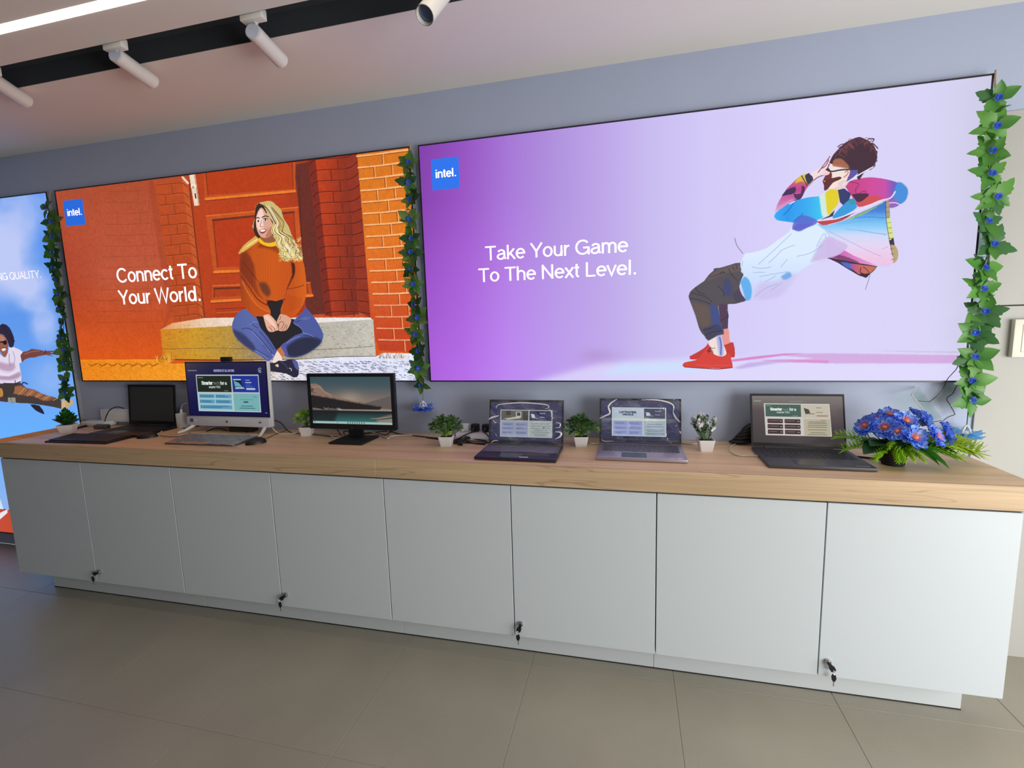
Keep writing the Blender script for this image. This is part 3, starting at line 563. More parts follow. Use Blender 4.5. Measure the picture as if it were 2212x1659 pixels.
    for P in ([(330, 720), (420, 700), (520, 735)], [(500, 600), (530, 650), (600, 700)], [(540, 760), (680, 920), (800, 1060), (850, 1130)], [(560, 1060), (680, 1130), (800, 1200)], [(700, 990), (760, 1050)], [(640, 760), (760, 900), (880, 1060)]): lg(P, 11, (44, 46, 90), 0.75)
    for P in ([(480, 640), (540, 590), (600, 600)], [(520, 770), (640, 900), (820, 1120)], [(560, 1080), (700, 1160), (790, 1230)]): lg(P, 8, (150, 160, 214), 0.7)
    g([(1412, 325), (1500, 430), (1600, 560), (1700, 740), (1724, 850), (1655, 990), (1455, 1132), (1250, 1200), (1150, 1200), (1055, 1170), (1000, 1010), (1082, 940), (1250, 822), (1380, 772), (1330, 690), (1205, 612), (1290, 505), (1400, 395)], (78, 90, 156), 1, 2)
    g([(1100, 1010), (1300, 880), (1500, 850), (1690, 900), (1655, 990), (1455, 1132), (1250, 1196), (1110, 1160)], (40, 42, 62), 0.9, 2, 2.2)
    g([(1000, 1010), (1060, 985), (1130, 1170), (1060, 1172)], (84, 88, 160), 1, 2)
    for P in ([(1230, 620), (1340, 700), (1390, 790)], [(1380, 790), (1460, 800), (1560, 850)], [(1100, 960), (1200, 890), (1330, 840)], [(1400, 560), (1500, 520)], [(1330, 560), (1440, 510)]): lg(P, 10, (150, 160, 214), 0.6)
    for P in ([(1380, 820), (1480, 830), (1560, 860)], [(1250, 600), (1350, 560)], [(1200, 640), (1300, 700), (1370, 780)]): lg(P, 9, (36, 36, 70), 0.8)
    # feet
    g([(930, 1075), (1000, 1030), (1062, 1130), (1062, 1185), (1000, 1170)], (196, 116, 66), 1, 2)
    g([(925, 1110), (945, 1095), (1010, 1185), (1022, 1255), (960, 1255), (900, 1292), (862, 1255)], (244, 220, 206), 1, 2)
    g([(785, 1285), (900, 1295), (962, 1255), (1042, 1262), (1180, 1232), (1290, 1285), (1304, 1500), (1222, 1542), (1080, 1472), (790, 1425)], (42, 40, 58), 1, 2)
    g([(1190, 1240), (1290, 1285), (1300, 1420), (1240, 1370)], (92, 98, 170), 0.9, 2, 0.6)
    g([(900, 1340), (940, 1310), (965, 1340), (950, 1370)], (210, 196, 170), 1, 2); lg([(1145, 1385), (1175, 1395), (1180, 1430)], 10, (230, 230, 240)); lg([(1000, 1280), (1080, 1330), (1120, 1400)], 9, (90, 92, 140), 0.8)
    lg([(850, 1150), (880, 1200), (800, 1270)], 14, (150, 160, 220), 0.9)
    # sweater
    sw = ramp([(515, (150, 60, 26)), (545, (196, 84, 24)), (590, (206, 90, 26)), (630, (198, 82, 26)), (662, (212, 100, 30))])
    m([(288, 612), (330, 572), (402, 522), (442, 502), (520, 545), (562, 540), (602, 562), (700, 640), (765, 640), (792, 760), (800, 900), (775, 1005), (690, 1106), (600, 1082), (612, 1000), (642, 950), (565, 976), (482, 962), (502, 1012), (522, 1082), (402, 1092), (330, 1032), (292, 962), (284, 800), (278, 690)], sw, 1, 2)
    m([(290, 612), (330, 590), (392, 690), (412, 850), (440, 930), (480, 965), (420, 930), (350, 830), (286, 740)], (120, 46, 28), 0.75, 2, 2.0)
    m([(426, 835), (482, 830), (522, 900), (502, 942), (452, 900)], (70, 42, 44), 0.8, 2, 2.2)
    m([(678, 672), (706, 682), (712, 740), (700, 790), (652, 880), (640, 952), (650, 870), (688, 770)], (66, 32, 26), 0.95, 2, 0.4)
    m([(450, 505), (560, 545), (600, 620), (560, 590), (470, 560), (420, 560)], (126, 52, 30), 0.7, 2, 2.0)
    for k in range(46):
        x = 392+k*6.6; lm([(x, 560+abs(k-20)*2.2), (x+4, 760), (x+2+(k-20)*0.6, 960)], 2.2, (150, 54, 18) if k % 2 else (232, 118, 44), 0.5)
    for k in range(16):
        lm([(300+k*6, 660+k*8), (330+k*7, 700+k*9)], 2.5, (70, 28, 20), 0.55, 0); lm([(340+k*11, 960+k*7), (352+k*11, 1085-abs(k-8)*2)], 2.5, (140, 52, 20), 0.6, 0); lm([(630+k*9, 920+k*2), (612+k*9, 1085-k*4)], 2.5, (146, 54, 18), 0.6, 0)
    lm([(292, 780), (350, 860), (420, 960), (500, 1010)], 10, (110, 44, 26), 0.8); lm([(652, 880), (720, 870), (780, 850)], 7, (130, 54, 26), 0.8); lm([(300, 820), (340, 900), (420, 1010), (510, 1060)], 12, (222, 112, 44), 0.6)
    # neck, collar, hands
    m([(440, 468), (562, 446), (566, 520), (500, 535), (448, 512)], (150, 92, 64), 1, 2)
    m([(424, 492), (436, 482), (470, 516), (520, 522), (560, 512), (556, 546), (500, 550), (440, 524)], (246, 190, 30), 1, 2)
    g([(698, 490), (790, 462), (872, 530), (932, 610), (968, 722), (905, 752), (842, 772), (780, 742), (740, 650)], (230, 176, 152), 1, 2)
    g([(988, 460), (1080, 478), (1172, 540), (1165, 620), (1112, 722), (1040, 754), (962, 742), (970, 650), (925, 612), (958, 522)], (218, 166, 140), 1, 2)
    for P in ([(830, 660), (880, 690), (905, 750)], [(790, 680), (840, 720), (850, 768)], [(930, 610), (950, 680), (968, 722)], [(1040, 600), (1050, 640), (1000, 720)], [(1090, 640), (1060, 700), (1030, 745)], [(1110, 650), (1090, 720)], [(980, 560), (1000, 500)], [(960, 640), (1000, 590), (1040, 600)]): lg(P, 9, (120, 66, 52), 0.85)
    g([(700, 500), (760, 480), (850, 560), (920, 680), (880, 690), (800, 600)], (250, 214, 196), 0.7, 2, 1.0)
    # face
    m([(406, 330), (424, 272), (452, 246), (482, 282), (520, 338), (546, 400), (536, 452), (502, 478), (462, 482), (430, 456), (410, 400)], (222, 166, 142), 1, 2)
    m([(410, 330), (428, 280), (452, 256), (468, 300), (462, 360), (470, 400), (440, 430), (414, 395)], (246, 216, 206), 0.9, 2, 0.8)
    m([(520, 400), (545, 400), (536, 452), (502, 476), (480, 470)], (176, 112, 84), 0.8, 2, 1.0)
    for (x, y, w) in ((425, 352, 10), (481, 342, 15)): c.disc(440+x/3.606, 380+y/3.606, w/3.606, 9/3.606, (245, 238, 236)); c.disc(440+x/3.606, 380+y/3.606, 7/3.606, 8/3.606, (34, 20, 22))
    lm([(406, 332), (420, 324), (434, 330)], 6, (50, 30, 28)); lm([(455, 324), (480, 312), (504, 318)], 7, (50, 30, 28)); lm([(464, 338), (482, 330), (500, 340)], 5, (40, 24, 24))
    lm([(452, 350), (440, 390), (452, 398), (466, 392)], 5, (190, 120, 100), 0.9)
    m([(434, 424), (460, 412), (488, 418), (480, 438), (458, 450), (440, 442)], (150, 66, 62), 1, 2); m([(440, 424), (462, 416), (482, 420), (472, 432), (446, 436)], (248, 240, 236), 1, 2)
    lm([(500, 400), (494, 430)], 4, (176, 108, 86), 0.8)
    # hair in front
    m([(404, 468), (362, 500), (312, 540), (268, 608), (312, 590), (362, 556), (424, 512), (430, 490)], (216, 176, 88), 1, 2)
    m([(432, 212), (522, 195), (562, 226), (602, 262), (622, 330), (662, 392), (682, 452), (722, 530), (740, 560), (768, 575), (760, 610), (772, 640), (735, 650), (700, 640), (660, 668), (612, 655), (592, 600), (575, 520), (540, 470), (560, 440), (556, 380), (520, 320), (490, 280), (470, 240)], (204, 184, 118), 1, 2)
    for k in range(60):
        t = k/59.0; x = 505+t*70; e = rr.uniform(-12, 12)
        wv = rr.uniform(8, 17); lm([(470+t*60, 215+t*30), (x+20+e, 300+t*30), (x+36+e+wv*0.6, 370), (x+44+e-wv, 430+rr.uniform(-10, 10)), (560+t*110+e+wv, 480), (575+t*125+e-wv, 530), (590+t*150+e+wv, 575), (596+t*160-wv, 610), (602+t*165+wv, 640+rr.uniform(-20, 18))], rr.uniform(3, 6.5), rr.choice([(246, 232, 184), (236, 214, 140), (150, 124, 60), (206, 180, 70), (110, 80, 44), (250, 240, 206)]), 0.8)
    for k in range(70):
        x, y = rr.uniform(585, 758), rr.uniform(470, 650); lm([(x, y), (x+14, y+8), (x+10, y+20), (x-4, y+16)], 3.5, rr.choice([(250, 236, 200), (140, 100, 50), (238, 210, 130)]), 0.85)
    for k in range(12): lm([(418, 480+k*2), (360-k*2, 520+k*3), (285+k*6, 600-k*6)], 3, rr.choice([(246, 214, 130), (170, 124, 50)]), 0.8)
    lm([(405, 260), (440, 222), (500, 262), (560, 370)], 8, (74, 50, 38), 0.8)
    return c.image('print_brick')

def art_sky():
    c = print_canvas(*P1, FACE, 700, 1084)
    c.I[...] = ramp([(400, (86, 142, 236)), (560, (88, 146, 236)), (700, (96, 152, 236)), (850, (110, 168, 244)), (930, (104, 176, 255)), (1080, (140, 180, 240))], 1)(c.X, c.Y)
    N = 0.55*c.noise(1, (7, 11), seed=1)+0.3*c.noise(1, (16, 24), seed=2)+0.15*c.noise(1, (40, 60), seed=4)
    for (x, y, rx, ry, q) in ((8, 555, 62, 78, 1), (60, 470, 40, 42, 0.6), (35, 430, 40, 22, 0.5), (58, 610, 44, 34, 0.95), (20, 500, 44, 44, 0.8), (95, 690, 26, 26, 0.55), (75, 655, 30, 18, 0.6), (-60, 520, 80, 80, 1), (100, 720, 26, 30, 0.5), (110, 810, 40, 40, 0.35), (120, 430, 30, 24, 0.5)):
        d = ((c.X-x)/rx)**2+((c.Y-y)/ry)**2; al = np.clip(np.exp(-d)*1.7*(0.35+1.1*N)-0.12, 0, 1)*q
        c.I = c.I*(1-al[..., None])+np.array([190, 202, 246], np.float32)*al[..., None]
    J = (0, 680, 7.543)
    j = lambda P, col, al=1.0, sm=2, soft=0.0: c.poly(K(J, P), col, al, sm, soft)
    lj = lambda P, w, col, al=1.0: c.line(K(J, P), w/J[2], col, al)
    c.poly([(-900, 1070), (-10, 1092), (14, 1101), (40, 1101), (60, 1170), (-900, 1170)], ramp([(-40, (200, 84, 66)), (24, (196, 76, 50))]))
    c.line([(-60, 1100), (12, 1101)], 2.5, (140, 60, 60)); c.poly([(-30, 1060), (0, 1077), (8, 1100), (-40, 1100)], (206, 226, 242)); c.poly([(16, 1100), (16, 1108), (0, 1122), (-30, 1150), (-40, 1140), (0, 1108)], (236, 230, 240))
    # leaping man
    j([(-200, 560), (-420, 540), (-440, 580), (-200, 640), (0, 690)], (126, 76, 66)); j([(-20, 1120), (-300, 1300), (-640, 1420), (-640, 1500), (-280, 1420), (0, 1400)], (120, 86, 66))
    j([(490, 1462), (640, 1480), (722, 1602), (700, 1615), (620, 1580), (560, 1540)], (36, 36, 50))
    j([(-40, 1120), (240, 1122), (335, 1108), (422, 1190), (560, 1222), (722, 1302), (902, 1350), (1004, 1400), (1002, 1532), (862, 1500), (700, 1472), (452, 1442), (200, 1432), (-40, 1405)], (70, 58, 58), 1, 1)
    j([(230, 1170), (340, 1150), (422, 1192), (560, 1224), (720, 1304), (900, 1352), (800, 1400), (700, 1400), (560, 1330), (360, 1310), (200, 1280)], (160, 104, 72), 0.95, 1, 0.6)
    for k in range(9): lj([(300+k*70, 1300+k*12), (360+k*70, 1240+k*16), (400+k*66, 1200+k*20)], 13, (96, 64, 56) if k % 2 else (198, 140, 100), 0.8)
    j([(-30, 1160), (240, 1140), (180, 1345), (55, 1345), (40, 1200)], (62, 56, 54)); j([(-60, 1210), (30, 1200), (52, 1320), (-20, 1345), (-60, 1350)], (190, 134, 66))
    j([(128, 1345), (250, 1350), (258, 1432), (130, 1425)], (150, 148, 136), 1, 0); lj([(176, 1350), (184, 1392)], 10, (70, 110, 80))
    j([(1000, 1402), (1060, 1385), (1080, 1545), (1000, 1555)], (206, 178, 136), 1, 0); j([(1060, 1395), (1180, 1380), (1200, 1450), (1070, 1540)], (196, 166, 124), 1, 1)
    j([(-60, 620), (0, 640), (60, 692), (132, 622), (142, 520), (222, 525), (302, 560), (375, 602), (335, 680), (352, 770), (312, 800), (332, 900), (350, 1000), (342, 1100), (160, 1122), (-60, 1112)], (226, 216, 236), 1, 1)
    j([(-20, 760), (120, 800), (220, 780), (250, 860), (180, 920), (60, 910), (-30, 860)], (176, 138, 172), 0.75, 2, 2.5); j([(-40, 990), (150, 1000), (320, 930), (335, 1000), (200, 1060), (-40, 1050)], (160, 124, 158), 0.75, 2, 2)
    lj([(150, 640), (152, 760), (170, 830)], 14, (150, 126, 164), 0.7); lj([(210, 600), (240, 700), (230, 800)], 14, (150, 140, 180), 0.5); lj([(-20, 960), (140, 985), (300, 900)], 22, (236, 228, 246), 0.8)
    j([(332, 662), (372, 608), (452, 590), (512, 555), (640, 570), (722, 590), (880, 586), (892, 602), (800, 618), (922, 628), (915, 645), (805, 648), (882, 682), (750, 652), (640, 672), (560, 695), (472, 702), (402, 730), (362, 776)], (118, 68, 64), 1, 1)
    lj([(400, 640), (520, 600), (640, 590)], 16, (166, 106, 92), 0.7); lj([(740, 570), (745, 600), (722, 640)], 9, (60, 30, 40))
    j([(-40, 330), (0, 312), (62, 332), (112, 402), (132, 470), (126, 592), (92, 690), (40, 662), (8, 600), (-30, 560)], (152, 92, 76)); j([(0, 330), (50, 345), (90, 400), (60, 440), (0, 430)], (196, 140, 124), 0.7, 2, 1)
    j([(-20, 200), (0, 172), (40, 150), (92, 158), (132, 188), (162, 222), (202, 302), (232, 402), (222, 500), (190, 534), (150, 520), (122, 422), (62, 332), (0, 310), (-40, 330)], (44, 40, 62))
    for k in range(14): lj([(30+k*14, 180+k*22), (40+k*15, 150+k*21)], 14, (40, 36, 58))
    j([(-20, 440), (60, 425), (104, 415), (108, 482), (64, 486), (40, 452), (-20, 456)], (30, 26, 36)); j([(20, 560), (60, 545), (98, 552), (80, 585), (40, 590)], (236, 226, 226)); lj([(10, 548), (60, 536), (108, 545)], 7, (90, 44, 44))
    j([(340, 1142), (372, 1096), (412, 1098), (464, 1128), (430, 1132), (390, 1112), (356, 1150)], (60, 60, 96)); lj([(245, 1070), (255, 1150)], 12, (50, 44, 56)); lj([(60, 1118), (240, 1120), (330, 1090)], 16, (52, 46, 58))
    return c.image('print_sky')
WHITE_INK = mat('white_ink', (255, 250, 255), 0.8, emit=0.96)
LOGO_BLUE = mat('logo_blue', (34, 98, 206), 0.8, emit=0.92)
FRAME = mat('lightbox_frame', (26, 24, 36), 0.4)
SIDE = mat('lightbox_side', (150, 152, 158), 0.5)
def lightbox(P, img, label):
    x0, x1, z0, z1 = P
    t = thing('lightbox', label, 'lit poster', ((x0+x1)/2, 0, (z0+z1)/2), group='lit posters on the back wall')
    def part(o): o.parent = t; o.location = -t.location; return o
    part(MB().frame(x0, x1, z0, z1, 0.007, FACE-0.002, FACE+0.003).obj('frame', FRAME)); part(MB().frame(x0+0.0005, x1-0.0005, z0+0.0005, z1-0.0005, 0.02, FACE+0.0032, -0.0015).obj('casing', SIDE))
    w, h = x1-x0, z1-z0
    me = bpy.data.meshes.new('print'); q = 0.0065
    me.from_pydata([(x0+q, FACE, z0+q), (x1-q, FACE, z0+q), (x1-q, FACE, z1-q), (x0+q, FACE, z1-q)], [], [(0, 1, 2, 3)])
    uv = me.uv_layers.new()
    for i, c in enumerate(((q/w, q/h), (1-q/w, q/h), (1-q/w, 1-q/h), (q/w, 1-q/h))): uv.data[i].uv = c
    part(link('print', me, picmat(img.name, img, 1.0)))
    return t, part
def logo(part, x0, x1, z0, z1):
    o = part(MB().box(((x0+x1)/2, FACE-0.001, (z0+z1)/2), (x1-x0, 0.001, z1-z0)).obj('logo', LOGO_BLUE)); w, h = x1-x0, z1-z0
    l = lettering([('intel.', x0+0.15*w, x1-0.11*w, z0+0.385*h, 0.27*h, 0.15)], WHITE_INK, o, FACE-0.0022); return o
IMG_D, IMG_B, IMG_S = art_dancer(), art_brick(), art_sky()
t, part = lightbox(P1, IMG_S, 'tall lit poster of a leaping man in the blue sky, left of the counter')
a, b = un(-3, 606, 1, FACE), un(89, 600, 1, FACE)
part(lettering([('NG QUALITY.', a.x, b.x, (a.z+b.z)/2, 0.052, 0.085)], WHITE_INK, None, FACE-0.0012))
t, part = lightbox(P2, IMG_B, 'wide lit poster of a woman sitting cross-legged before a red door and brick wall')
a, b = un(136, 434, 1, FACE), un(184, 485, 1, FACE); logo(part, a.x, b.x+0.006, b.z, a.z)
rows = []
for s, p0, p1, cap in (('Connect To', (254, 609), (427, 602.5), (392, 570)), ('Your World.', (258, 657), (434, 651), (262, 627))):
    a, b, d = un(*p0, 1, FACE), un(*p1, 1, FACE), un(*cap, 1, FACE); rows.append((s, a.x, b.x, (a.z+b.z)/2, d.z-(a.z+b.z)/2, 0.125))
part(lettering(rows, WHITE_INK, None, FACE-0.0012))
t, part = lightbox(P3, IMG_D, 'wide lit lilac poster of a man in a colourful jacket leaning far back')
a, b = un(931, 345, 1, FACE), un(993, 404, 1, FACE); logo(part, a.x, b.x, b.z-0.004, a.z)
rows = []
for s, p0, p1, cap in (('Take Your Game', (1049, 562.5), (1357, 544.5), (1060, 531.5)), ('To The Next Level.', (1034.5, 610), (1373.5, 592.5), (1046, 579.5))):
    a, b, d = un(*p0, 1, FACE), un(*p1, 1, FACE), un(*cap, 1, FACE); rows.append((s, a.x, b.x, (a.z+b.z)/2, d.z-(a.z+b.z)/2, 0.11))
part(lettering(rows, WHITE_INK, None, FACE-0.0012))

# ------------------------------------------------------------------ the room
XL, XR, YF, ZC = -5.2, 4.3, -5.6, 2.867
DARK_WALL = mat('dark_wall_paint', (66, 70, 76), 0.7)
GROUT = mat('grout', (168, 162, 148), 0.8)
def floor_mat():
    m = mat('floor_tile', (160, 155, 142), 0.40, spec=0.5); nt = m.node_tree; b = nt.nodes['Principled BSDF']; L = nt.links.new
    tc = nt.nodes.new('ShaderNodeTexCoord'); ge = nt.nodes.new('ShaderNodeNewGeometry')
    n1 = nt.nodes.new('ShaderNodeTexNoise'); n1.inputs['Scale'].default_value = 1.6; n1.inputs['Detail'].default_value = 6
    n2 = nt.nodes.new('ShaderNodeTexNoise'); n2.inputs['Scale'].default_value = 160; n2.inputs['Detail'].default_value = 3
    L(ge.outputs['Position'], n1.inputs['Vector']); L(ge.outputs['Position'], n2.inputs['Vector'])
    ad = nt.nodes.new('ShaderNodeMath'); ad.operation = 'MULTIPLY_ADD'; ad.inputs[1].default_value = 0.4; L(n2.outputs[0], ad.inputs[0]); L(n1.outputs[0], ad.inputs[2])
    r = nt.nodes.new('ShaderNodeMapRange'); r.inputs[1].default_value = 0.4; r.inputs[2].default_value = 1.0; r.inputs[3].default_value = 0.86; r.inputs[4].default_value = 1.12; L(ad.outputs[0], r.inputs[0])
    s = nt.nodes.new('ShaderNodeVectorMath'); s.operation = 'SCALE'; s.inputs[0].default_value = lin((160, 155, 142)); L(r.outputs[0], s.inputs['Scale']); L(s.outputs[0], b.inputs['Base Color'])
    return m
fl = struct(MB().box(((XL+XR)/2, YF/2, -0.052), (XR-XL, -YF, 0.1)).obj('floor', GROUT)); TS = 0.655
tm = None
for i in range(-7, 8):
    for j in range(0, 9):
        xa, xb = max(-0.70+i*TS, XL), min(-0.70+(i+1)*TS, XR); yb = min(0.162-j*TS, 0.0); ya = max(0.162-(j+1)*TS, YF)
        if xb-xa < 0.02 or yb-ya < 0.02: continue
        w, d = xb-xa-0.0016, yb-ya-0.0016
        if abs(w-TS+0.0016) < 1e-6 and abs(d-TS+0.0016) < 1e-6:
            if tm is None: tm = MB().box((0, 0, -0.004), (w, d, 0.008), 0.0012, seg=1).mesh('tile', 0); tm.materials.append(floor_mat())
            me = tm
        else: me = MB().box((0, 0, -0.004), (w, d, 0.008), 0.0012, seg=1).mesh('tile', 0)
        link('tile', me, floor_mat(), fl, ((xa+xb)/2, (ya+yb)/2, 0.0))
wb = struct(MB().box(((XL+XR)/2, 0.06, ZC/2), (XR-XL, 0.12, ZC)).obj('wall_back', WHITE_WALL))
for (z0, z1) in ((0.0, 1.641), (1.6465, 2.448)):
    MB().box(((2.585+XR)/2, -0.004, (z0+z1)/2), (XR-2.585, 0.008, z1-z0), 0.0015, seg=1).obj('panel', PANEL_WHITE, wb)
MB().box(((2.585+XR)/2, -0.001, 1.6437), (XR-2.585, 0.002, 0.006)).obj('joint_strip', DARKGAP, wb)
struct(MB().box((XL-0.06, YF/2, ZC/2), (0.12, -YF, ZC)).obj('wall_left', DARK_WALL))
struct(MB().box(((XL+XR)/2, YF-0.06, ZC/2), (XR-XL, 0.12, ZC)).obj('wall_front', DARK_WALL))
# right wall with the shop window the daylight comes through
mb = MB(); wy0, wy1, wz0, wz1 = -4.2, -0.95, 0.1, 2.0
for (ya, yb, za, zb) in ((YF, wy0, 0, ZC), (wy1, 0, 0, ZC), (wy0, wy1, 0, wz0), (wy0, wy1, wz1, ZC)): mb.box((XR+0.06, (ya+yb)/2, (za+zb)/2), (0.12, yb-ya, zb-za))
struct(mb.obj('wall_right', WHITE_WALL))
win = struct(MB().box((XR+0.06, (wy0+wy1)/2, (wz0+wz1)/2), (0.06, 0.05, wz1-wz0)).obj('window_1', mat('window_frame', (210, 212, 214), 0.4)))
MB().box((XR+0.06, (wy0+wy1)/2, (wz0+wz1)/2), (0.008, wy1-wy0, wz1-wz0)).obj('pane', clear('window_glass', refl=0.05, rough=0.0), win)
# ceiling in three strips with a black track recess and a light slot between them
mb = MB()
for (ya, yb) in ((-0.645, 0.0), (-0.978, -0.81), (YF, -1.025)): mb.box(((XL+XR)/2, (ya+yb)/2, ZC+0.06), (XR-XL, yb-ya, 0.12))
struct(mb.obj('ceiling', CEIL))
struct(MB().box(((XL+XR)/2, -0.7275, ZC+0.10), (XR-XL, 0.165, 0.02)).box(((XL+XR)/2, -0.6465, ZC+0.0465), (XR-XL, 0.003, 0.091)).box(((XL+XR)/2, -0.8085, ZC+0.0465), (XR-XL, 0.003, 0.091)).obj('trim_1', SLOT), 'black recess in the ceiling for the spotlight track')
MB().box(((XL+XR)/2, -0.795, ZC+0.066), (XR-XL, 0.022, 0.05)).obj('track_rail', BLACKM, bpy.data.objects['trim_1'])
t = thing('linear_light', 'long glowing white light strip sunk in the ceiling behind the track', 'light', (0, -1.0015, ZC))
MB().box((0, 0, 0.05), (XR-XL-0.2, 0.040, 0.08)).obj('housing', mat('light_housing', (200, 190, 176), 0.5), t)
MB().box((0, 0, 0.004), (XR-XL-0.2, 0.042, 0.012), 0.002, seg=1).obj('diffuser', LEDW, t)

# ------------------------------------------------------------------ track spotlights
SPOTW = mat('spot_white', (222, 220, 216), 0.35); LENS = mat('spot_lens', (70, 84, 120), 0.12, metal=0.3, coat=1.0); FINS = mat('spot_back', (176, 184, 206), 0.35)
def spot(back, front, label, near=False):
    B = un(*back, 1, -0.785); d = np.array([(front[0]-CW/2)/FPX, -(front[1]-CH/2)/FPX, 1.0]) @ ROT; d = Vector(d/np.linalg.norm(d)); C0 = Vector(CAM); Lg = 0.19
    q = C0-B; bq = d.dot(q); disc = max(bq*bq-(q.dot(q)-Lg*Lg), 0.0); s = -bq+(-1 if near else 1)*math.sqrt(disc)
    Fp = C0+d*s; ax = (Fp-B).normalized(); Fp = B+ax*Lg; r = 0.032
    t = thing('track_spotlight', label, 'spotlight', B, group='spotlights on the ceiling track'); o = -B
    def p(m, n, mt): return m.obj(n, mt, t, o)
    mb = MB(); mb.cyl(B, Fp, r, n=32, cap=False); mb.cyl(B-ax*0.001, B+ax*0.004, r-0.0015, n=32)
    mb.cyl(Fp-ax*0.022, Fp, r-0.004, r-0.002, n=32, cap=False); p(mb, 'body', SPOTW)
    p(MB().cyl(Fp-ax*0.024, Fp-ax*0.020, r-0.004, n=32), 'lens', LENS)
    bk = MB(); up = Vector((0, 0, 1)); rt = ax.cross(up).normalized(); uu = rt.cross(ax)
    for k in (-0.013, -0.006, 0.006, 0.013): bk.cyl(B-ax*0.003+rt*k-uu*0.018, B-ax*0.003+rt*k+uu*0.018, 0.0013, n=6)
    bk.cyl(B-ax*0.004, B-ax*0.001, r-0.004, n=28); p(bk, 'heat_sink', FINS)
    p(MB().box((B.x+0.012, -0.790, ZC+0.000), (0.10, 0.034, 0.04), 0.003), 'track_adapter', SPOTW)
    j = Vector((B.x+0.018, -0.785, ZC-0.018)); e = B+ax*0.03+Vector((0, 0, r*0.6)); p(MB().cyl(j, e, 0.008, n=12).ball(e, 0.012), 'swivel_arm', SPOTW)
spot((249, 118), (330, 177), 'white track spotlight with a visible ribbed end, second from the left')
spot((546, 67), (607, 131), 'white track spotlight third from the left, above the brick wall poster')
spot((-22, 166), (57, 219), 'white track spotlight cut off by the left edge of the photo')
spot((957, -16), (917, 33), 'white track spotlight turned so its round lens faces the viewer', near=True)

# ------------------------------------------------------------------ counter: four cupboards, plinth, worktop
XD = [-2.688, -2.042, -1.392, -0.746, -0.0995, 0.5395, 1.1795, 1.8215, 2.453]; YD = -0.533
KEYHEAD = mat('key_head', (18, 19, 20), 0.35)
cup = ['first grey two-door cupboard at the left end of the counter', 'grey two-door cupboard under the white desktop computer and monitor', 'grey two-door cupboard under the two film-wrapped laptops', 'grey two-door cupboard at the right end of the counter, brightest']
for k in range(4):
    xa, xm, xb = XD[2*k], XD[2*k+1], XD[2*k+2]
    t = thing('cupboard', cup[k], 'cupboard', ((xa+xb)/2, -0.25, 0), group='cupboards under the worktop'); o = -t.location
    MB().box(((xa+xb)/2, -0.259, 0.528), (xb-xa-0.002, 0.512, 0.742)).obj('body', mat('cupboard_body', (120, 122, 124), 0.6), t, o)
    pa, pb = (xa+0.09 if k == 0 else xa), (xb-0.06 if k == 3 else xb)
    MB().box(((pa+pb)/2, -0.21, 0.0785), (pb-pa-0.0015, 0.415, 0.155), 0.001, seg=1).obj('plinth', PLINTH, t, o)
    MB().box(((pa+pb)/2, -0.2105, 0.002), (pb-pa, 0.417, 0.006)).obj('plinth_seal', DARKGAP, t, o)
    for q, sw in [(xm, 0.016)]+([(xb-0.0045, 0.008)] if k < 3 else [])+([(xa+0.0045, 0.008)] if k else []): MB().box((q, YD+0.0215, 0.5265), (sw, 0.004, 0.74)).obj('seam_strip', DARKGAP, t, o)
    for (a, b, nm) in ((xa, xm, 0), (xm, xb, 1)):
        dr = MB().box(((a+b)/2, YD+0.009, 0.5265), (b-a-0.0045, 0.018, 0.741), 0.0012, seg=1).obj('door', LAMINATE, t, o)
        if nm:
            lx, lz = a+0.033, 0.226
            MB().cyl((lx, YD+0.004, lz), (lx, YD-0.010, lz), 0.011, n=24).cyl((lx, YD-0.008, lz), (lx, YD-0.013, lz), 0.0085, 0.007, n=24).obj('lock', STEEL, dr)
            an = (1.25, 0.9, 0.35, -0.55)[k]; tilt = lambda u, v: (lx-u*math.sin(an)+v*math.cos(an), lz-u*math.cos(an)-v*math.sin(an))
            P = [tilt(u, v) for u, v in ((0.002, -0.006), (0.012, -0.007), (0.020, -0.011), (0.034, -0.010), (0.038, 0), (0.034, 0.010), (0.020, 0.011), (0.012, 0.007), (0.002, 0.006))]
            MB().prism(P, YD-0.020, YD-0.014).cyl((lx, YD-0.022, lz), (lx, YD-0.010, lz), 0.0045, n=12).obj('key', KEYHEAD, dr)
            hx, hz = tilt(0.033, 0); Q = [(hx-0.003, hz-0.010), (hx-0.009, hz-0.020), (hx-0.008, hz-0.034), (hx-0.003, hz-0.043), (hx+0.004, hz-0.042), (hx+0.009, hz-0.030), (hx+0.006, hz-0.014)]
            MB().prism(Q, YD-0.026, YD-0.021).obj('spare_key', KEYHEAD, dr)
            MB().box((hx, YD-0.0235, hz-0.053), (0.0045, 0.0015, 0.022)).obj('key_blade', STEEL, dr); MB().tube([(hx, YD-0.018, hz+0.004), (hx-0.004, YD-0.024, hz-0.004), (hx, YD-0.026, hz-0.013), (hx+0.004, YD-0.022, hz-0.005), (hx, YD-0.018, hz+0.004)], 0.0008, 6).obj('key_ring', STEEL, dr)
t = thing('worktop', 'long thick oak worktop running over all the cupboards', 'counter top', (0, -0.27, 1.0)); o = -t.location
xj = un(812, 1015, 1, -0.545).x
MB().box(((-2.62+xj)/2, -0.266, 0.9535), (xj+2.62-0.0012, 0.530, 0.093), 0.0012, seg=1).obj('board', OAK, t, o)
MB().box(((2.4976+xj)/2, -0.266, 0.9535), (2.4976-xj, 0.530, 0.093), 0.0012, seg=1).obj('board', OAK, t, o)
MB().box(((-2.62-2.79)/2, -0.266, 0.9535), (0.1685, 0.530, 0.093), 0.0012, seg=1).obj('end_board', OAKEND, t, o)['label'] = 'orange-toned end board'
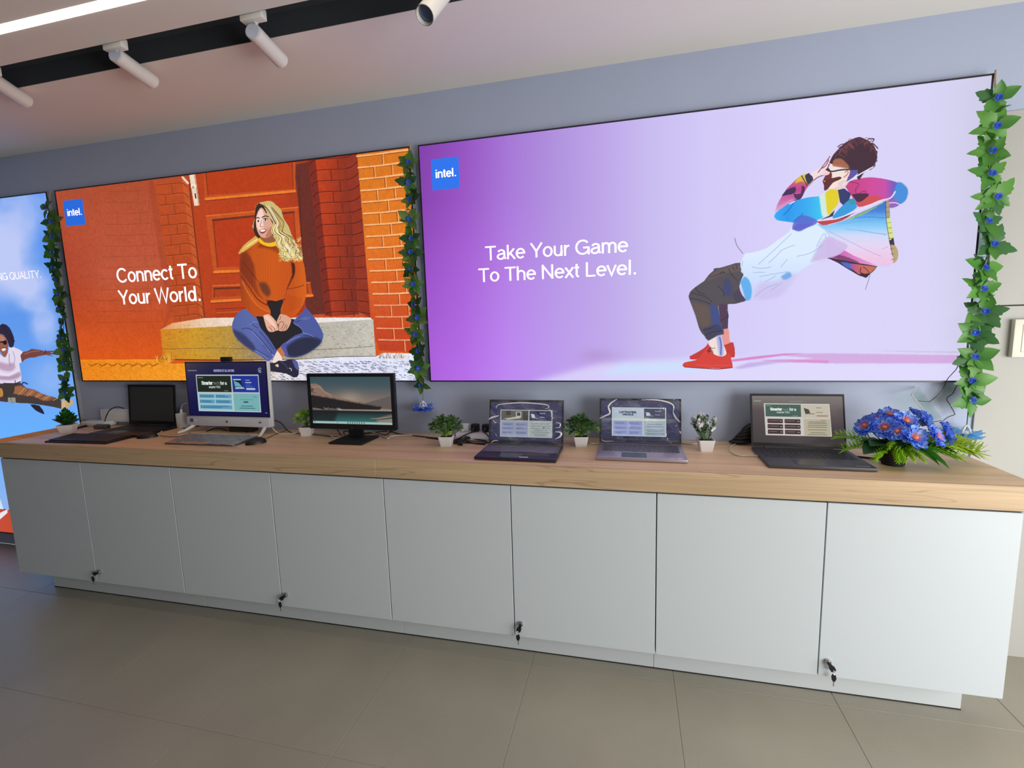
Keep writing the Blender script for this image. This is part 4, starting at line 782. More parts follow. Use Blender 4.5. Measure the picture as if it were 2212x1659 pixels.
MB().box(((-2.79+xj)/2, -0.538, 0.9535), (xj+2.79-0.0012, 0.0135, 0.093), 0.0014, seg=1).obj('edge_strip', OAKEDGE, t, o)
MB().box(((2.4976+xj)/2, -0.538, 0.9535), (2.4976-xj, 0.0135, 0.093), 0.0014, seg=1).obj('edge_strip', OAKEDGE, t, o)
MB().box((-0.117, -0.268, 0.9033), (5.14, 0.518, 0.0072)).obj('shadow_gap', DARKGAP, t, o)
# white box on the right wall
a, b = un(2190, 690, 1, -0.03), un(2185, 772, 1, -0.03)
t = thing('wall_box', 'cream square wall box at the right edge beside the garland', 'wall box', (a.x+0.09, 0, (a.z+b.z)/2))
MB().box((0, -0.020, 0), (0.17, 0.024, 0.165), 0.004).obj('cover', mat('cream_plastic', (226, 224, 212), 0.4), t); MB().frame(-0.055, 0.075, -0.06, 0.06, 0.003, -0.0335, -0.031).obj('inner_frame', mat('cream_line', (188, 186, 174), 0.5), t)
MB().box((0.02, -0.0322, 0.02), (0.06, 0.001, 0.03)).obj('label_plate', mat('cream_plate', (206, 205, 196), 0.4), t)

# ------------------------------------------------------------------ pictures on the small screens (flat)
def scr(w, h, asp): 
    u, v = np.meshgrid((np.arange(w)+0.5)/w*asp*100, 100*(1-(np.arange(h)+0.5)/h)); return Canvas(w, h, u.astype(np.float32), v.astype(np.float32))
def ctext(c, s, x0, x1, y, h, w, col, a=1.0):
    tot = sum(GL[q][0]+0.015 for q in s); k = (x1-x0)/tot; x = x0
    for q in s:
        for P in GL[q][1]: c.line([(x+p[0]*k, y-p[1]*h) for p in P], w, col, a, 0)
        x += (GL[q][0]+0.015)*k
def tlines(c, x0, x1, ys, col, a=0.8, w=1.1, cen=False, seed=1):
    r = random.Random(seed)
    for y in ys:
        f = r.uniform(0.55, 1.0); d = (x1-x0)*(1-f); xa = x0+d/2 if cen else x0; x = xa
        while x < xa+(x1-x0)*f:
            l = r.uniform(1.5, 4.5); c.line([(x, y), (min(x+l, x1), y)], w, col, a, 0); x += l+0.9
def img_desktop():
    c = scr(720, 402, 1.79); A = 179.0
    c.I[...] = ramp([(0, (40, 38, 66)), (30, (24, 24, 76)), (100, (14, 14, 66))], 1)(c.X, c.Y); c.I += (np.clip(1-c.X/60, 0, 1)*np.clip(1-c.Y/80, 0, 1))[..., None]*np.array([30, 24, 4], np.float32)
    ctext(c, 'INSPIRON 27 ALL-IN-ONE', 64, 110, 17.5, 4.2, 0.8, (168, 168, 206)); tlines(c, 5, 34, [15], (150, 150, 180), 0.8, 1.6)
    c.line(_arc(166, 15, 3.6, 4, 40, 330), 0.8, (190, 190, 220)); c.disc(166, 15.5, 1.3, 1.6, (200, 200, 230))
    c.rect(22, 23, 162, 92, (196, 202, 200)); c.rect(23.6, 24.8, 101, 55.5, (30, 40, 32)); c.rect(103.5, 24.8, 160.5, 55.5, (34, 52, 150))
    ctext(c, 'Smarter', 34, 59, 41.5, 6.2, 1.5, (226, 230, 226)); ctext(c, 'tech', 61, 75, 41.5, 6, 0.8, (120, 126, 120)); ctext(c, 'for a', 76.5, 91, 41.5, 6, 1.2, (220, 224, 220)); ctext(c, 'smarter YOU', 50, 76, 48, 4.2, 0.8, (190, 196, 190))
    tlines(c, 26, 42, [28.6], (170, 176, 170), 0.8, 1.2); tlines(c, 84, 99, [53], (160, 166, 160), 0.8, 1.0)
    c.poly([(106, 31), (122, 31), (126, 45), (108, 46)], (22, 30, 50)); c.poly([(107, 34), (118, 38), (125, 45), (109, 45)], (96, 170, 178)); c.rect(106, 31, 123, 33, (196, 206, 214)); c.poly([(109, 46.5), (126, 46), (131, 48.5), (110, 49)], (200, 206, 214))
    tlines(c, 133, 146, [33], (190, 200, 226), 0.8, 1.2); tlines(c, 133, 151, [37.5], (210, 216, 236), 0.9, 1.6); tlines(c, 133, 150, [42, 45], (120, 136, 200), 0.8, 0.9, seed=3); c.rect(133.5, 47.5, 153, 51, (176, 190, 222))
    c.rect(24, 57.5, 101, 90.5, (150, 196, 206)); c.rect(103.5, 57.5, 160.5, 90.5, (118, 176, 178))
    for (x0, x1, y0, y1) in ((26.5, 61, 60, 66.5), (63.5, 99, 60, 66.5), (26.5, 61, 70, 76.5), (63.5, 99, 70, 76.5), (26.5, 99, 80, 87)): c.rect(x0, y0, x1, y1, (96, 156, 188)); c.line([(x0+2, y0+1), (x0+2, y1-1)], 1.4, (50, 100, 130)); tlines(c, x0+5, x1-3, [(y0+y1)/2-1, (y0+y1)/2+1.5], (48, 96, 130), 0.9, 1.2, seed=int(x0+y0))
    tlines(c, 146, 158, [64], (60, 110, 120), 0.8, 1); tlines(c, 110, 154, [69], (88, 140, 150), 0.8, 1.2, True); tlines(c, 126, 140, [73.5], (20, 66, 80), 1, 2.2); tlines(c, 114, 150, [81, 85], (40, 90, 100), 0.9, 1.3, True, 4); tlines(c, 171, 177, [93], (190, 190, 210), 0.8, 1)
    return c.image('screen_desktop')
def img_lake():
    c = scr(700, 394, 1.78); r = random.Random(2)
    sky = ramp([(0, (52, 78, 88)), (20, (70, 86, 92)), (45, (120, 108, 102)), (62, (140, 122, 108))], 1); c.I[...] = sky(c.X, c.Y); c.blob(88, 46, 26, 14, (172, 156, 138), 0.6)
    c.poly([(0, 16), (12, 15), (22, 19), (32, 31), (50, 40), (70, 46), (100, 52), (178, 58), (0, 60)], (138, 112, 98)); c.poly([(0, 20), (8, 28), (4, 32), (14, 36), (0, 34)], (90, 74, 70)); c.line([(0, 24), (20, 22), (30, 32), (46, 40)], 1.2, (178, 150, 132), 0.8)
    c.poly([(120, 56), (150, 48), (178, 40), (178, 68), (120, 64)], (98, 90, 86))
    T = [(0, 38)]
    for k in range(90): T += [(k*1.75, 38+k*0.27+r.uniform(-2.5, 1)), (k*1.75+0.9, 41+k*0.27)]
    c.poly(T+[(158, 64), (152, 69), (0, 70)], (34, 32, 32)); c.rect(0, 69, 178, 72, (150, 134, 122)); c.rect(0, 69, 60, 71.5, (60, 54, 52), 0.7)
    c.poly([(0, 72), (178, 72), (178, 100), (0, 100)], ramp([(72, (20, 24, 28)), (80, (38, 60, 62)), (94, (48, 104, 102))], 1)); c.poly([(0, 72), (60, 72), (50, 96), (0, 96)], (26, 30, 32), 0.8, soft=3)
    for k in range(14): x = r.uniform(0, 70); c.line([(x, 66+r.uniform(0, 3)), (x+r.uniform(4, 10), 69+r.uniform(0, 2))], 1.0, (170, 158, 148), 0.8, 0)
    c.poly([(128, 88), (150, 84), (178, 78), (178, 84), (150, 89)], (130, 116, 108)); c.poly([(142, 92), (178, 87), (178, 95), (150, 95)], (146, 126, 112)); c.line([(140, 86), (178, 80)], 1, (40, 36, 36), 0.9)
    c.rect(0, 95.2, 178, 100, (158, 188, 182)); [c.disc(80+k*5.2, 97.6, 1.4, 1.3, (30, 60, 70)) for k in range(8)]; c.disc(56, 97.4, 1, 1, (30, 50, 60)); c.disc(4, 97.2, 1.1, 1.1, (30, 50, 60)); return c.image('screen_lake')
def img_film_a():
    c = scr(640, 400, 1.6); c.I[...] = ramp([(0, (58, 58, 92)), (100, (40, 44, 80))], 1)(c.X, c.Y)
    c.poly([(16, 100), (14, 60), (24, 18), (136, 18), (148, 62), (146, 100)], (52, 54, 88), 0.8, soft=2)
    c.rect(22, 20, 140, 92, (186, 192, 196)); c.rect(24, 22, 86, 48, (96, 92, 88)); c.rect(88.5, 22, 138, 48, (44, 46, 84))
    c.rect(36, 24, 46, 34, (44, 40, 44)); c.rect(58, 25, 70, 40, (206, 204, 200)); c.rect(60, 27, 68, 36, (60, 58, 62)); c.poly([(30, 44), (60, 38), (70, 42), (40, 47)], (198, 190, 176)); c.rect(74, 22, 86, 48, (64, 62, 62))
    c.poly([(92, 30), (99, 31), (102, 40), (94, 40)], (206, 208, 216)); c.line([(94, 40), (108, 42)], 1.2, (190, 192, 206)); tlines(c, 112, 128, [28, 29.5], (170, 172, 200), 0.7, 1.6); tlines(c, 112, 126, [38, 39.5], (170, 172, 200), 0.8, 1.6); tlines(c, 112, 134, [45], (140, 144, 190), 0.7, 1.4)
    c.rect(24, 50, 86, 90, (158, 166, 186)); c.rect(88.5, 50, 138, 90, (172, 182, 178))
    for y in (54, 64.5, 75.5): c.rect(26, y, 54, y+8.5, (140, 150, 186)); c.rect(57, y, 84, y+8.5, (140, 150, 186)); tlines(c, 29, 50, [y+4, y+6], (84, 96, 150), 0.8, 1.1, seed=int(y)); tlines(c, 60, 82, [y+4, y+6], (84, 96, 150), 0.8, 1.1, seed=int(y)+9)
    tlines(c, 92, 134, [56, 62, 68, 73, 78, 83, 87], (84, 96, 120), 0.8, 1.2, True, 6); c.disc(121, 66, 2, 2.2, (70, 96, 160))
    tlines(c, 6, 13, [12], (150, 150, 180), 0.7, 1); return c.image('screen_film_a')
def img_film_b():
    c = scr(640, 400, 1.6); c.I[...] = ramp([(0, (62, 64, 100)), (100, (38, 42, 78))], 1)(c.X, c.Y)
    c.poly([(16, 96), (17, 40), (28, 16), (122, 16), (138, 44), (142, 96)], (34, 38, 66), 0.85, soft=2)
    c.rect(22, 17, 134, 93, (196, 208, 214)); c.rect(23.5, 18.5, 86, 47, (184, 198, 216)); c.rect(89, 19.5, 132, 46, (66, 70, 98)); c.blob(78, 50, 60, 5, (216, 226, 206), 0.8)
    ctext(c, 'CAPTIVATING', 37, 73, 32, 4.6, 1.25, (40, 46, 84)); ctext(c, 'VISUALS', 44, 67, 38, 4.2, 1.2, (40, 46, 84))
    c.poly([(93, 29), (100, 30), (103, 37), (94, 38)], (206, 210, 218)); c.line([(95, 38), (108, 39)], 1.2, (186, 190, 206)); tlines(c, 112, 126, [26, 27.4], (160, 164, 190), 0.7, 1.4); tlines(c, 112, 124, [35, 36.4], (160, 164, 190), 0.7, 1.4)
    c.rect(24, 52, 86, 91, (166, 178, 212)); c.rect(88.5, 52, 132.5, 91, (168, 184, 196))
    for y in (54, 66, 78.5): c.rect(26, y, 54, y+10, (146, 158, 208)); c.rect(57, y, 84, y+10, (146, 158, 208)); tlines(c, 30, 50, [y+4, y+6.5], (96, 108, 170), 0.8, 1.2, seed=int(y)); tlines(c, 60, 82, [y+4, y+6.5], (96, 108, 170), 0.8, 1.2, seed=int(y)+5)
    tlines(c, 92, 130, [61, 67, 75.5, 79, 84, 87.5], (76, 92, 124), 0.85, 1.3, True, 8); tlines(c, 8, 16, [14], (160, 160, 190), 0.7, 1); tlines(c, 66, 92, [12], (120, 124, 160), 0.6, 1.2); return c.image('screen_film_b')
def img_dark():
    c = scr(700, 420, 1.667); c.I[...] = ramp([(0, (124, 120, 116)), (14, (112, 106, 102)), (30, (84, 74, 76)), (100, (62, 54, 58))], 1)(c.X, c.Y); c.blob(150, 30, 30, 30, (110, 100, 98), 0.5)
    tlines(c, 4, 24, [11], (196, 192, 186), 0.8, 1.3); tlines(c, 64, 100, [11.5], (168, 162, 156), 0.6, 1.2, True)
    c.poly([(22, 16), (143, 16), (145, 84), (24, 84)], (206, 202, 198)); c.rect(25, 18, 91, 44, (62, 94, 84)); c.rect(93, 18, 142, 46, (198, 190, 172)); c.rect(95, 48, 143, 83, (186, 178, 154))
    ctext(c, 'Smarter', 34, 56, 31, 5.6, 1.5, (230, 236, 230)); ctext(c, 'tech', 58, 68, 31, 4.6, 0.6, (130, 154, 146)); ctext(c, 'for a', 70, 82, 31, 5.8, 1.2, (220, 228, 222)); ctext(c, 'smarter YOU', 46, 70, 36.5, 3.6, 0.7, (196, 208, 200)); tlines(c, 27, 41, [21], (190, 206, 196), 0.7, 1); tlines(c, 76, 90, [42], (190, 206, 196), 0.7, 1)
    for y in (49, 60.5, 72):
        for x in (28, 60): c.poly([(x+1, y), (x+28, y), (x+29, y+1), (x+29, y+8), (x+28, y+9), (x+1, y+9), (x, y+8), (x, y+1)], (56, 36, 40)); tlines(c, x+5, x+22, [y+4], (176, 150, 150), 0.8, 1.0, seed=int(x+y)); c.line([(x+24, y+4.6), (x+27, y+4.6)], 1, (206, 190, 186)); c.line([(x+2.5, y+3), (x+2.5, y+6)], 1, (140, 110, 110))
    c.poly([(96, 25), (105, 28), (108, 36), (99, 37)], (60, 62, 60)); c.line([(99, 37.5), (115, 37)], 1.2, (90, 88, 82)); tlines(c, 119, 132, [24.5, 34], (110, 104, 92), 0.9, 1.2); c.rect(119, 40, 139, 42.5, (168, 128, 84))
    tlines(c, 126, 141, [50.5], (110, 104, 90), 0.8, 0.9); tlines(c, 102, 136, [54, 57, 61, 65, 70.5, 76.5, 80.5], (104, 98, 82), 0.9, 1.1, True, 5); return c.image('screen_dark')

# ------------------------------------------------------------------ computers
TOP = 1.0
PADM = mat('touchpad', (52, 53, 60), 0.25)
FILM = clear('film', refl=0.10, rough=0.08, milk=0.03, bump=0.5, bscale=28); GLARE_RIDGE = clear('film_glare_ridge', refl=0.40, rough=0.12, milk=0.75)  # second material is milky white: the film's glare curls put into colour
def screen_part(parent, img, x0, x1, y, z0, z1, strength):
    me = bpy.data.meshes.new('screen'); me.from_pydata([(x0, y, z0), (x1, y, z0), (x1, y, z1), (x0, y, z1)], [], [(0, 1, 2, 3)]); uv = me.uv_layers.new()
    for i, c in enumerate(((0, 0), (1, 0), (1, 1), (0, 1))): uv.data[i].uv = c
    return link('screen', me, picmat(img.name, img, strength, True), parent)
def keys_mesh(x0, x1, y0, y1, rows, cols, z, h, gap=0.0025, wide=True):
    mb = MB(); rh = (y1-y0)/rows
    for r in range(rows):
        ws = [1.0]*cols
        if wide:
            if r == 0: ws = [1.2, 1, 1, 1, 5.4, 1, 1, 1, 1.2]+[1]*max(cols-14, 0)
            elif r == 1: ws = [2.2]+[1]*(cols-3)+[1.6]
            elif r == 2: ws = [1.7]+[1]*(cols-3)+[1.6]
        k = (x1-x0)/sum(ws); x = x0; yy = y0+r*rh
        for w in ws:
            mb.prism([(x+gap/2, yy+gap/2), (x+w*k-gap/2, yy+gap/2), (x+w*k-gap/2, yy+rh-gap/2), (x+gap/2, yy+rh-gap/2)], z, z+h, axis='z'); x += w*k
    return mb
def laptop(label, loc, rz, w, d, sh, tilt, body, lidm, img, strength, bez=0.010, keym=KEY, wide_hinge=False, group='laptops on the counter'):
    t = thing('laptop', label, 'laptop', loc, rz, group)
    MB().box((0, -d/2, 0.0095), (w, d, 0.015), 0.004).box((0, -d*0.45, 0.002), (w*0.9, d*0.8, 0.004)).obj('base', body, t)
    o = keys_mesh(-w/2+0.022, w/2-0.022, -d*0.60, -d*0.13, 6, 15, 0.0168, 0.0016).obj('keys', keym, t, smooth=0); o['kind'] = 'stuff'
    MB().box((-0.03, -d*0.81, 0.0172), (w*0.28, d*0.30, 0.0008), 0.0003, seg=1).obj('touchpad', PADM, t)
    MB().cyl((-w*(0.46 if wide_hinge else 0.36), 0.001, 0.017), (w*(0.46 if wide_hinge else 0.36), 0.001, 0.017), 0.0075, n=16).obj('hinge', lidm, t)
    ld = MB().box((0, 0.004, sh/2), (w, 0.007, sh), 0.0025).obj('lid', lidm, t, (0, 0, 0.018), (-tilt, 0, 0))
    if img is not None: screen_part(ld, img, -w/2+bez, w/2-bez, -0.0003, 0.020, sh-bez-0.003, strength)
    else: MB().box((0, 0.0001, sh/2+0.006), (w-0.036, 0.0012, sh-0.046), 0.0003, seg=1).obj('screen', mat('screen_off', (58, 60, 62), 0.5), ld)
    MB().frame(-w/2+0.001, w/2-0.001, 0.001, sh-0.001, bez-0.002, -0.0008, 0.001).obj('bezel', mat('bezel_black', (22, 22, 27), 0.4), ld)
    MB().cyl((0, -0.0002, sh-0.006), (0, -0.0012, sh-0.006), 0.0016, n=10).obj('camera_dot', mat('cam_dot', (10, 10, 16), 0.1), ld)
    return t, ld
def film_on(ld, t, w, sh, d, glare_ridges, base=True):
    r = random.Random(len(glare_ridges)); ph = [r.uniform(0, 6) for _ in range(4)]
    MB().grid(lambda u, v: (-w/2+0.002+u*(w-0.004), -0.004-0.003*(math.sin(u*9+ph[0])*math.sin(v*7+ph[1])+0.6*math.sin(u*23+v*11+ph[2])), 0.002+v*(sh-0.003)), 30, 20).obj('protective_film', FILM, ld)
    for P, rad in glare_ridges:
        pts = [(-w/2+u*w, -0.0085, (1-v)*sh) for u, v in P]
        MB().tube(pts, lambda s, q=rad: q*(0.25+0.75*math.sin(PI*min(max(s, 0.03), 0.97))), 6, 5).obj('film_glare_ridge', GLARE_RIDGE, ld)  # whitened tube drawn along a bright reflection on the film
    if base: MB().grid(lambda u, v: (-w/2+0.004+u*(w-0.008), -0.012-v*(d*0.60), 0.0215+0.0022*math.sin(v*26+u*5+ph[3])+0.0016*math.sin(v*57+u*13)), 20, 36).obj('keyboard_film', FILM, t)
SILV = mat('silver_laptop', (176, 168, 184), 0.32, metal=0.55); DKB = mat('dark_laptop', (52, 48, 66), 0.28, metal=0.3); GRAPH = mat('graphite_laptop', (66, 66, 72), 0.45)
KEYG = mat('key_grey', (84, 82, 98), 0.4)
laptop('large black open laptop with a blank dark screen, beside the small succulent', (-2.052, -0.068, TOP), -0.02, 0.405, 0.255, 0.272, 0.09, BLACK, BLACK, None, 0)
l2, ld2 = laptop('dark laptop in clear film, beside the white socket strip, screen with a room picture', (0.553, -0.252, TOP), 0.0, 0.388, 0.245, 0.226, 0.21, DKB, mat('dark_lid', (46, 46, 66), 0.3), img_film_a(), 0.85, keym=KEYG)
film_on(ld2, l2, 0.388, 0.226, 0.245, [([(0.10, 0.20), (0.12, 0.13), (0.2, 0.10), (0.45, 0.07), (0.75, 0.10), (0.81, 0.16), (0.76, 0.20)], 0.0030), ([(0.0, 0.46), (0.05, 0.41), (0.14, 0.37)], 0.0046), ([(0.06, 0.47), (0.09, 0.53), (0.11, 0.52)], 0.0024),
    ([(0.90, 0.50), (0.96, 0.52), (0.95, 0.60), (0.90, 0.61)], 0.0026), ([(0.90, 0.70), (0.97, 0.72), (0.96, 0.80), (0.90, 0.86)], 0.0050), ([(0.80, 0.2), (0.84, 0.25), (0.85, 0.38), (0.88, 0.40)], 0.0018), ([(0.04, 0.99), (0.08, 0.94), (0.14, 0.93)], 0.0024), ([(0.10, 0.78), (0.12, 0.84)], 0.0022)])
MB().box((0.04, -0.226, 0.0176), (0.042, 0.011, 0.0005)).obj('sticker', mat('sticker_pale', (206, 204, 214), 0.4), l2)
l3, ld3 = laptop('silver laptop in clear film between two pot plants, pale screen with bold heading', (1.117, -0.156, TOP), 0.0, 0.396, 0.268, 0.222, 0.20, SILV, mat('silver_lid', (58, 60, 88), 0.3), img_film_b(), 0.9, keym=KEYG)
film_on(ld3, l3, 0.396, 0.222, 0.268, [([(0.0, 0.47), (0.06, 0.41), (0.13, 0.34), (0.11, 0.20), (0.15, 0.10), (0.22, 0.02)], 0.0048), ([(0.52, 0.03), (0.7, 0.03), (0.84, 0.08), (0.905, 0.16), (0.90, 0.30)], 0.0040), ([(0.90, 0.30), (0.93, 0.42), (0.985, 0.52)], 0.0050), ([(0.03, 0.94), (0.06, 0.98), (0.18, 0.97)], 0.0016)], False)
MB().box((0.168, -0.252, 0.0174), (0.022, 0.012, 0.0005)).box((0.135, -0.254, 0.0174), (0.028, 0.006, 0.0005)).obj('sticker', mat('sticker_white', (214, 212, 226), 0.4), l3)
l4, ld4 = laptop('graphite grey laptop beside the blue flowers, screen with six dark red buttons', (1.828, -0.158, TOP), 0.0, 0.398, 0.285, 0.252, 0.25, GRAPH, mat('graphite_lid', (46, 46, 50), 0.4), img_dark(), 0.9, bez=0.008, wide_hinge=False)
MB().box((0.155, -0.262, 0.0172), (0.05, 0.010, 0.0004)).obj('badge', mat('badge_grey', (120, 124, 126), 0.3, metal=0.6), l4)
# white desktop computer
t = thing('desktop_computer', 'white all-in-one desktop computer with a dark blue screen page', 'computer', (-1.372, -0.125, TOP), -0.01)
ld = MB().box((0, 0.016, 0.2425), (0.624, 0.026, 0.405), 0.004).obj('casing', WPLAST, t, rot=(-0.03, 0, 0))
screen_part(ld, img_desktop(), -0.302, 0.302, 0.0012, 0.104, 0.440, 0.95).location = (0, -0.0002, 0)
MB().frame(-0.306, 0.306, 0.100, 0.444, 0.006, 0.0006, 0.004).obj('bezel', mat('bezel_navy', (16, 16, 30), 0.35), ld)
MB().box((0, -0.005, 0.068), (0.624, 0.022, 0.056), 0.003).obj('chin', mat('chin_white', (206, 208, 218), 0.4), ld)
MB().box((-0.272, -0.0164, 0.074), (0.026, 0.0008, 0.022)).obj('sticker', mat('sticker_blue', (70, 96, 150), 0.4), ld); MB().box((-0.245, -0.0164, 0.074), (0.022, 0.0008, 0.020)).obj('sticker', mat('sticker_pale', (206, 204, 214), 0.4), ld)
MB().box((0.252, -0.0164, 0.076), (0.026, 0.0008, 0.020)).obj('sticker', mat('sticker_pale', (206, 204, 214), 0.4), ld); MB().box((0.246, -0.0170, 0.070), (0.018, 0.0008, 0.006)).obj('sticker', mat('sticker_navy', (60, 66, 120), 0.4), ld)
MB().cyl((0, -0.0158, 0.070), (0, -0.0172, 0.070), 0.008, n=20).obj('emblem', STEEL, ld)
MB().box((0.005, 0.014, 0.459), (0.078, 0.018, 0.028), 0.003).obj('webcam', BLACKM, ld)
for s in (-1, 1): MB().tube([(s*0.255, 0.05, 0.10), (s*0.262, 0.02, 0.055), (s*0.285, -0.045, 0.020), (s*0.305, -0.092, 0.0075)], lambda q: 0.0125-0.005*q, 10, 5).obj('leg', WPLAST, t)
MB().tube([(-0.255, 0.05, 0.10), (0, 0.055, 0.10), (0.255, 0.05, 0.10)], 0.011, 10).obj('stand_bar', WPLAST, t)
# black monitor
t = thing('monitor', 'black flat monitor with a mountain lake picture, on a square foot', 'monitor', (-0.452, -0.215, TOP), 0.0)
ld = MB().box((0, 0.018, 0.219), (0.54, 0.030, 0.318), 0.005).obj('casing', BLACK, t, rot=(-0.02, 0, 0))
screen_part(ld, img_lake(), -0.250, 0.250, 0.0024, 0.092, 0.362, 0.95)
MB().frame(-0.2705, 0.2705, 0.0605, 0.3775, 0.018, 0.0005, 0.006).box((0, 0.003, 0.083), (0.50, 0.005, 0.016)).obj('bezel', BLACK, ld)
MB().cyl((0, 0.001, 0.071), (0, -0.0004, 0.071), 0.006, n=16).obj('emblem', mat('emblem_grey', (96, 98, 104), 0.3, metal=0.8), ld)
MB().prism([(-0.045, 0.0), (0.045, 0.0), (0.040, 0.15), (-0.040, 0.15)], 0.034, 0.052).obj('neck', BLACKM, t)
MB().box((0.018, -0.012, 0.006), (0.205, 0.185, 0.011), 0.003).obj('foot', BLACKM, t)
# keyboards and mice
def keyboard(label, loc, rz, w, d, bm_, km, mat_wrap=None):
    t = thing('keyboard', label, 'keyboard', loc, rz)
    MB().prism([(-d/2, 0), (d/2, 0), (d/2, 0.018), (-d/2, 0.009)], -w/2, w/2, axis='x').obj('base', bm_, t)
    m_ = keys_mesh(-w/2+0.010, w/2-0.010, -d/2+0.012, d/2-0.014, 6, 21, 0.0, 0.006, 0.0045); bmesh.ops.rotate(m_.bm, verts=m_.bm.verts, cent=(0, 0, 0), matrix=Matrix.Rotation(math.atan2(0.009, d), 3, 'X')); bmesh.ops.translate(m_.bm, verts=m_.bm.verts, vec=(0, 0, 0.0132))
    o = m_.obj('keys', km, t, smooth=0); o['kind'] = 'stuff'
    if mat_wrap: MB().grid(lambda u, v: (-w/2-0.006+u*(w+0.012), -d/2-0.006+v*(d+0.012), 0.016+0.009*v+0.0014*math.sin(u*31+v*17)+0.0010*math.sin(u*11-v*29)-0.012*max(0, abs(u-0.5)*2-0.97)*20-0.008*max(0, abs(v-0.5)*2-0.94)*10), 44, 16).obj('plastic_wrap', mat_wrap, t)
    return t
keyboard('black keyboard at the left end in front of the blank laptop', (-2.115, -0.415, TOP), 0.03, 0.455, 0.165, BLACK, KEY)
keyboard('grey keyboard in shiny plastic wrap in front of the white desktop computer', (-1.285, -0.345, TOP), 0.02, 0.46, 0.185, mat('grey_keyboard', (84, 84, 90), 0.4), mat('grey_keys', (104, 104, 110), 0.45), clear('wrap', refl=0.30, rough=0.12, milk=0.16, bump=0.7, bscale=22))
def mouse(label, loc, rz, wire):
    t = thing('computer_mouse', label, 'mouse', loc, rz)
    m_ = MB().ball((0, 0, 0), 1, (0.033, 0.055, 0.036), 20, 14); bmesh.ops.bisect_plane(m_.bm, geom=m_.bm.verts[:]+m_.bm.edges[:]+m_.bm.faces[:], plane_co=(0, 0, 0), plane_no=(0, 0, -1), clear_outer=True)
    bmesh.ops.holes_fill(m_.bm, edges=m_.bm.edges[:]); m_.obj('shell', BLACK, t)
    MB().cyl((-0.003, 0.026, 0.030), (0.003, 0.026, 0.030), 0.006, n=14).obj('scroll_wheel', RUBBER, t)
    MB().box((0, 0.034, 0.0262), (0.0012, 0.03, 0.006), rot=(-0.45, 0, 0)).obj('button_gap', mat('gap_black', (6, 6, 7), 0.6), t)
    R_ = Matrix.Rotation(-rz, 3, 'Z'); MB().tube([R_ @ (Vector(p)-Vector(loc)) for p in wire], 0.0018, 6).obj('cord', RUBBER, t)
def W_(px, py, z=0.0045): return un(px, py, 2, TOP+z)
mouse('black mouse between the black keyboard and the white desktop computer', W_(319, 945, 0), -0.9, [W_(345, 941, 0.008), W_(362, 943), W_(388, 943), W_(412, 935)])
mouse('black mouse at the right end of the wrapped grey keyboard', W_(553, 958, 0), -0.7, [W_(572, 949, 0.008), W_(588, 941), W_(606, 934), W_(622, 928)])

# ------------------------------------------------------------------ sockets, cables, small boxes
def cable(name, label, pts, r, m, cat='cable', group=None): return tag(MB().tube(pts, r, 8, 6).obj(name, m), label, cat, group)
cable('power_cable', 'white cable running along the wall from the desktop computer behind the monitor', [un(583, 917, 1, -0.10), W_(600, 935), W_(625, 937), W_(650, 934), W_(690, 934), W_(712, 940), W_(728, 946), W_(770, 934, 0.004), W_(800, 934), W_(822, 940), W_(838, 947), W_(846, 942), W_(880, 940), W_(920, 943), W_(950, 945)], 0.0038, WCABLE)
cable('power_cable', 'black cable bowing from behind the white desktop computer along the wall', [un(584, 906, 1, -0.08), un(606, 913, 1, -0.06), W_(628, 934), W_(680, 939, 0.002), W_(740, 944, 0.002), W_(745, 931, 0.004), W_(790, 936), W_(838, 931), W_(862, 937), W_(905, 942), W_(950, 946, 0.003), W_(985, 940, 0.003)], 0.0030, RUBBER)
cable('signal_cable', 'black cable looped behind the monitor neck', [un(728, 926, 1, -0.15), W_(734, 936), W_(744, 944), W_(772, 942), W_(802, 934), W_(832, 939), W_(842, 934), W_(852, 929)], 0.0028, RUBBER)
cable('power_cable', 'white cable behind the two right pot plants', [W_(1275, 957), W_(1298, 958), W_(1400, 950, 0.004), W_(1475, 957), W_(1500, 959), W_(1520, 952), W_(1545, 949), W_(1566, 946), W_(1584, 955), W_(1600, 958), W_(1622, 959)], 0.0036, WCABLE)
cable('usb_cable', 'pale grey cable looping into the left side of the graphite laptop', [W_(1637, 985, 0.008), W_(1618, 985), W_(1592, 983), W_(1577, 974), W_(1580, 964), W_(1592, 958), W_(1610, 955), W_(1625, 956)], 0.0030, mat('cable_pale', (196, 194, 192), 0.4))
cable('charging_cable', 'black cord from the graphite laptop towards the flower pot', [W_(1848, 986), W_(1885, 990), W_(1925, 994), W_(1950, 988)], 0.0042, RUBBER)
cable('charging_cable', 'black cord arching from the blank laptop down to its adapter', [un(268, 882, 1, -0.06), un(252, 879, 1, -0.08), un(237, 886, 1, -0.10), un(229, 900, 1, -0.12), W_(222, 916, 0.004), W_(196, 917), W_(165, 926)], 0.0034, RUBBER)
cable('power_cable', 'thick black cable beside the succulent pot at the left', [W_(158, 927, 0.004), W_(180, 922, 0.004), W_(205, 918, 0.004), W_(232, 920, 0.004)], lambda s: 0.004+0.006*math.sin(PI*min(max(s, .05), .95)), RUBBER)
cable('power_cable', 'white cable from under the desktop computer towards the black mouse', [W_(342, 938), W_(352, 930), W_(368, 921), W_(385, 915), W_(402, 908)], 0.0034, WCABLE); cable('power_cable', 'black cable tangled left of the desktop computer', [W_(386, 918), W_(396, 924), W_(408, 926), W_(402, 918), W_(414, 912), W_(425, 921), W_(438, 915)], 0.0026, RUBBER)
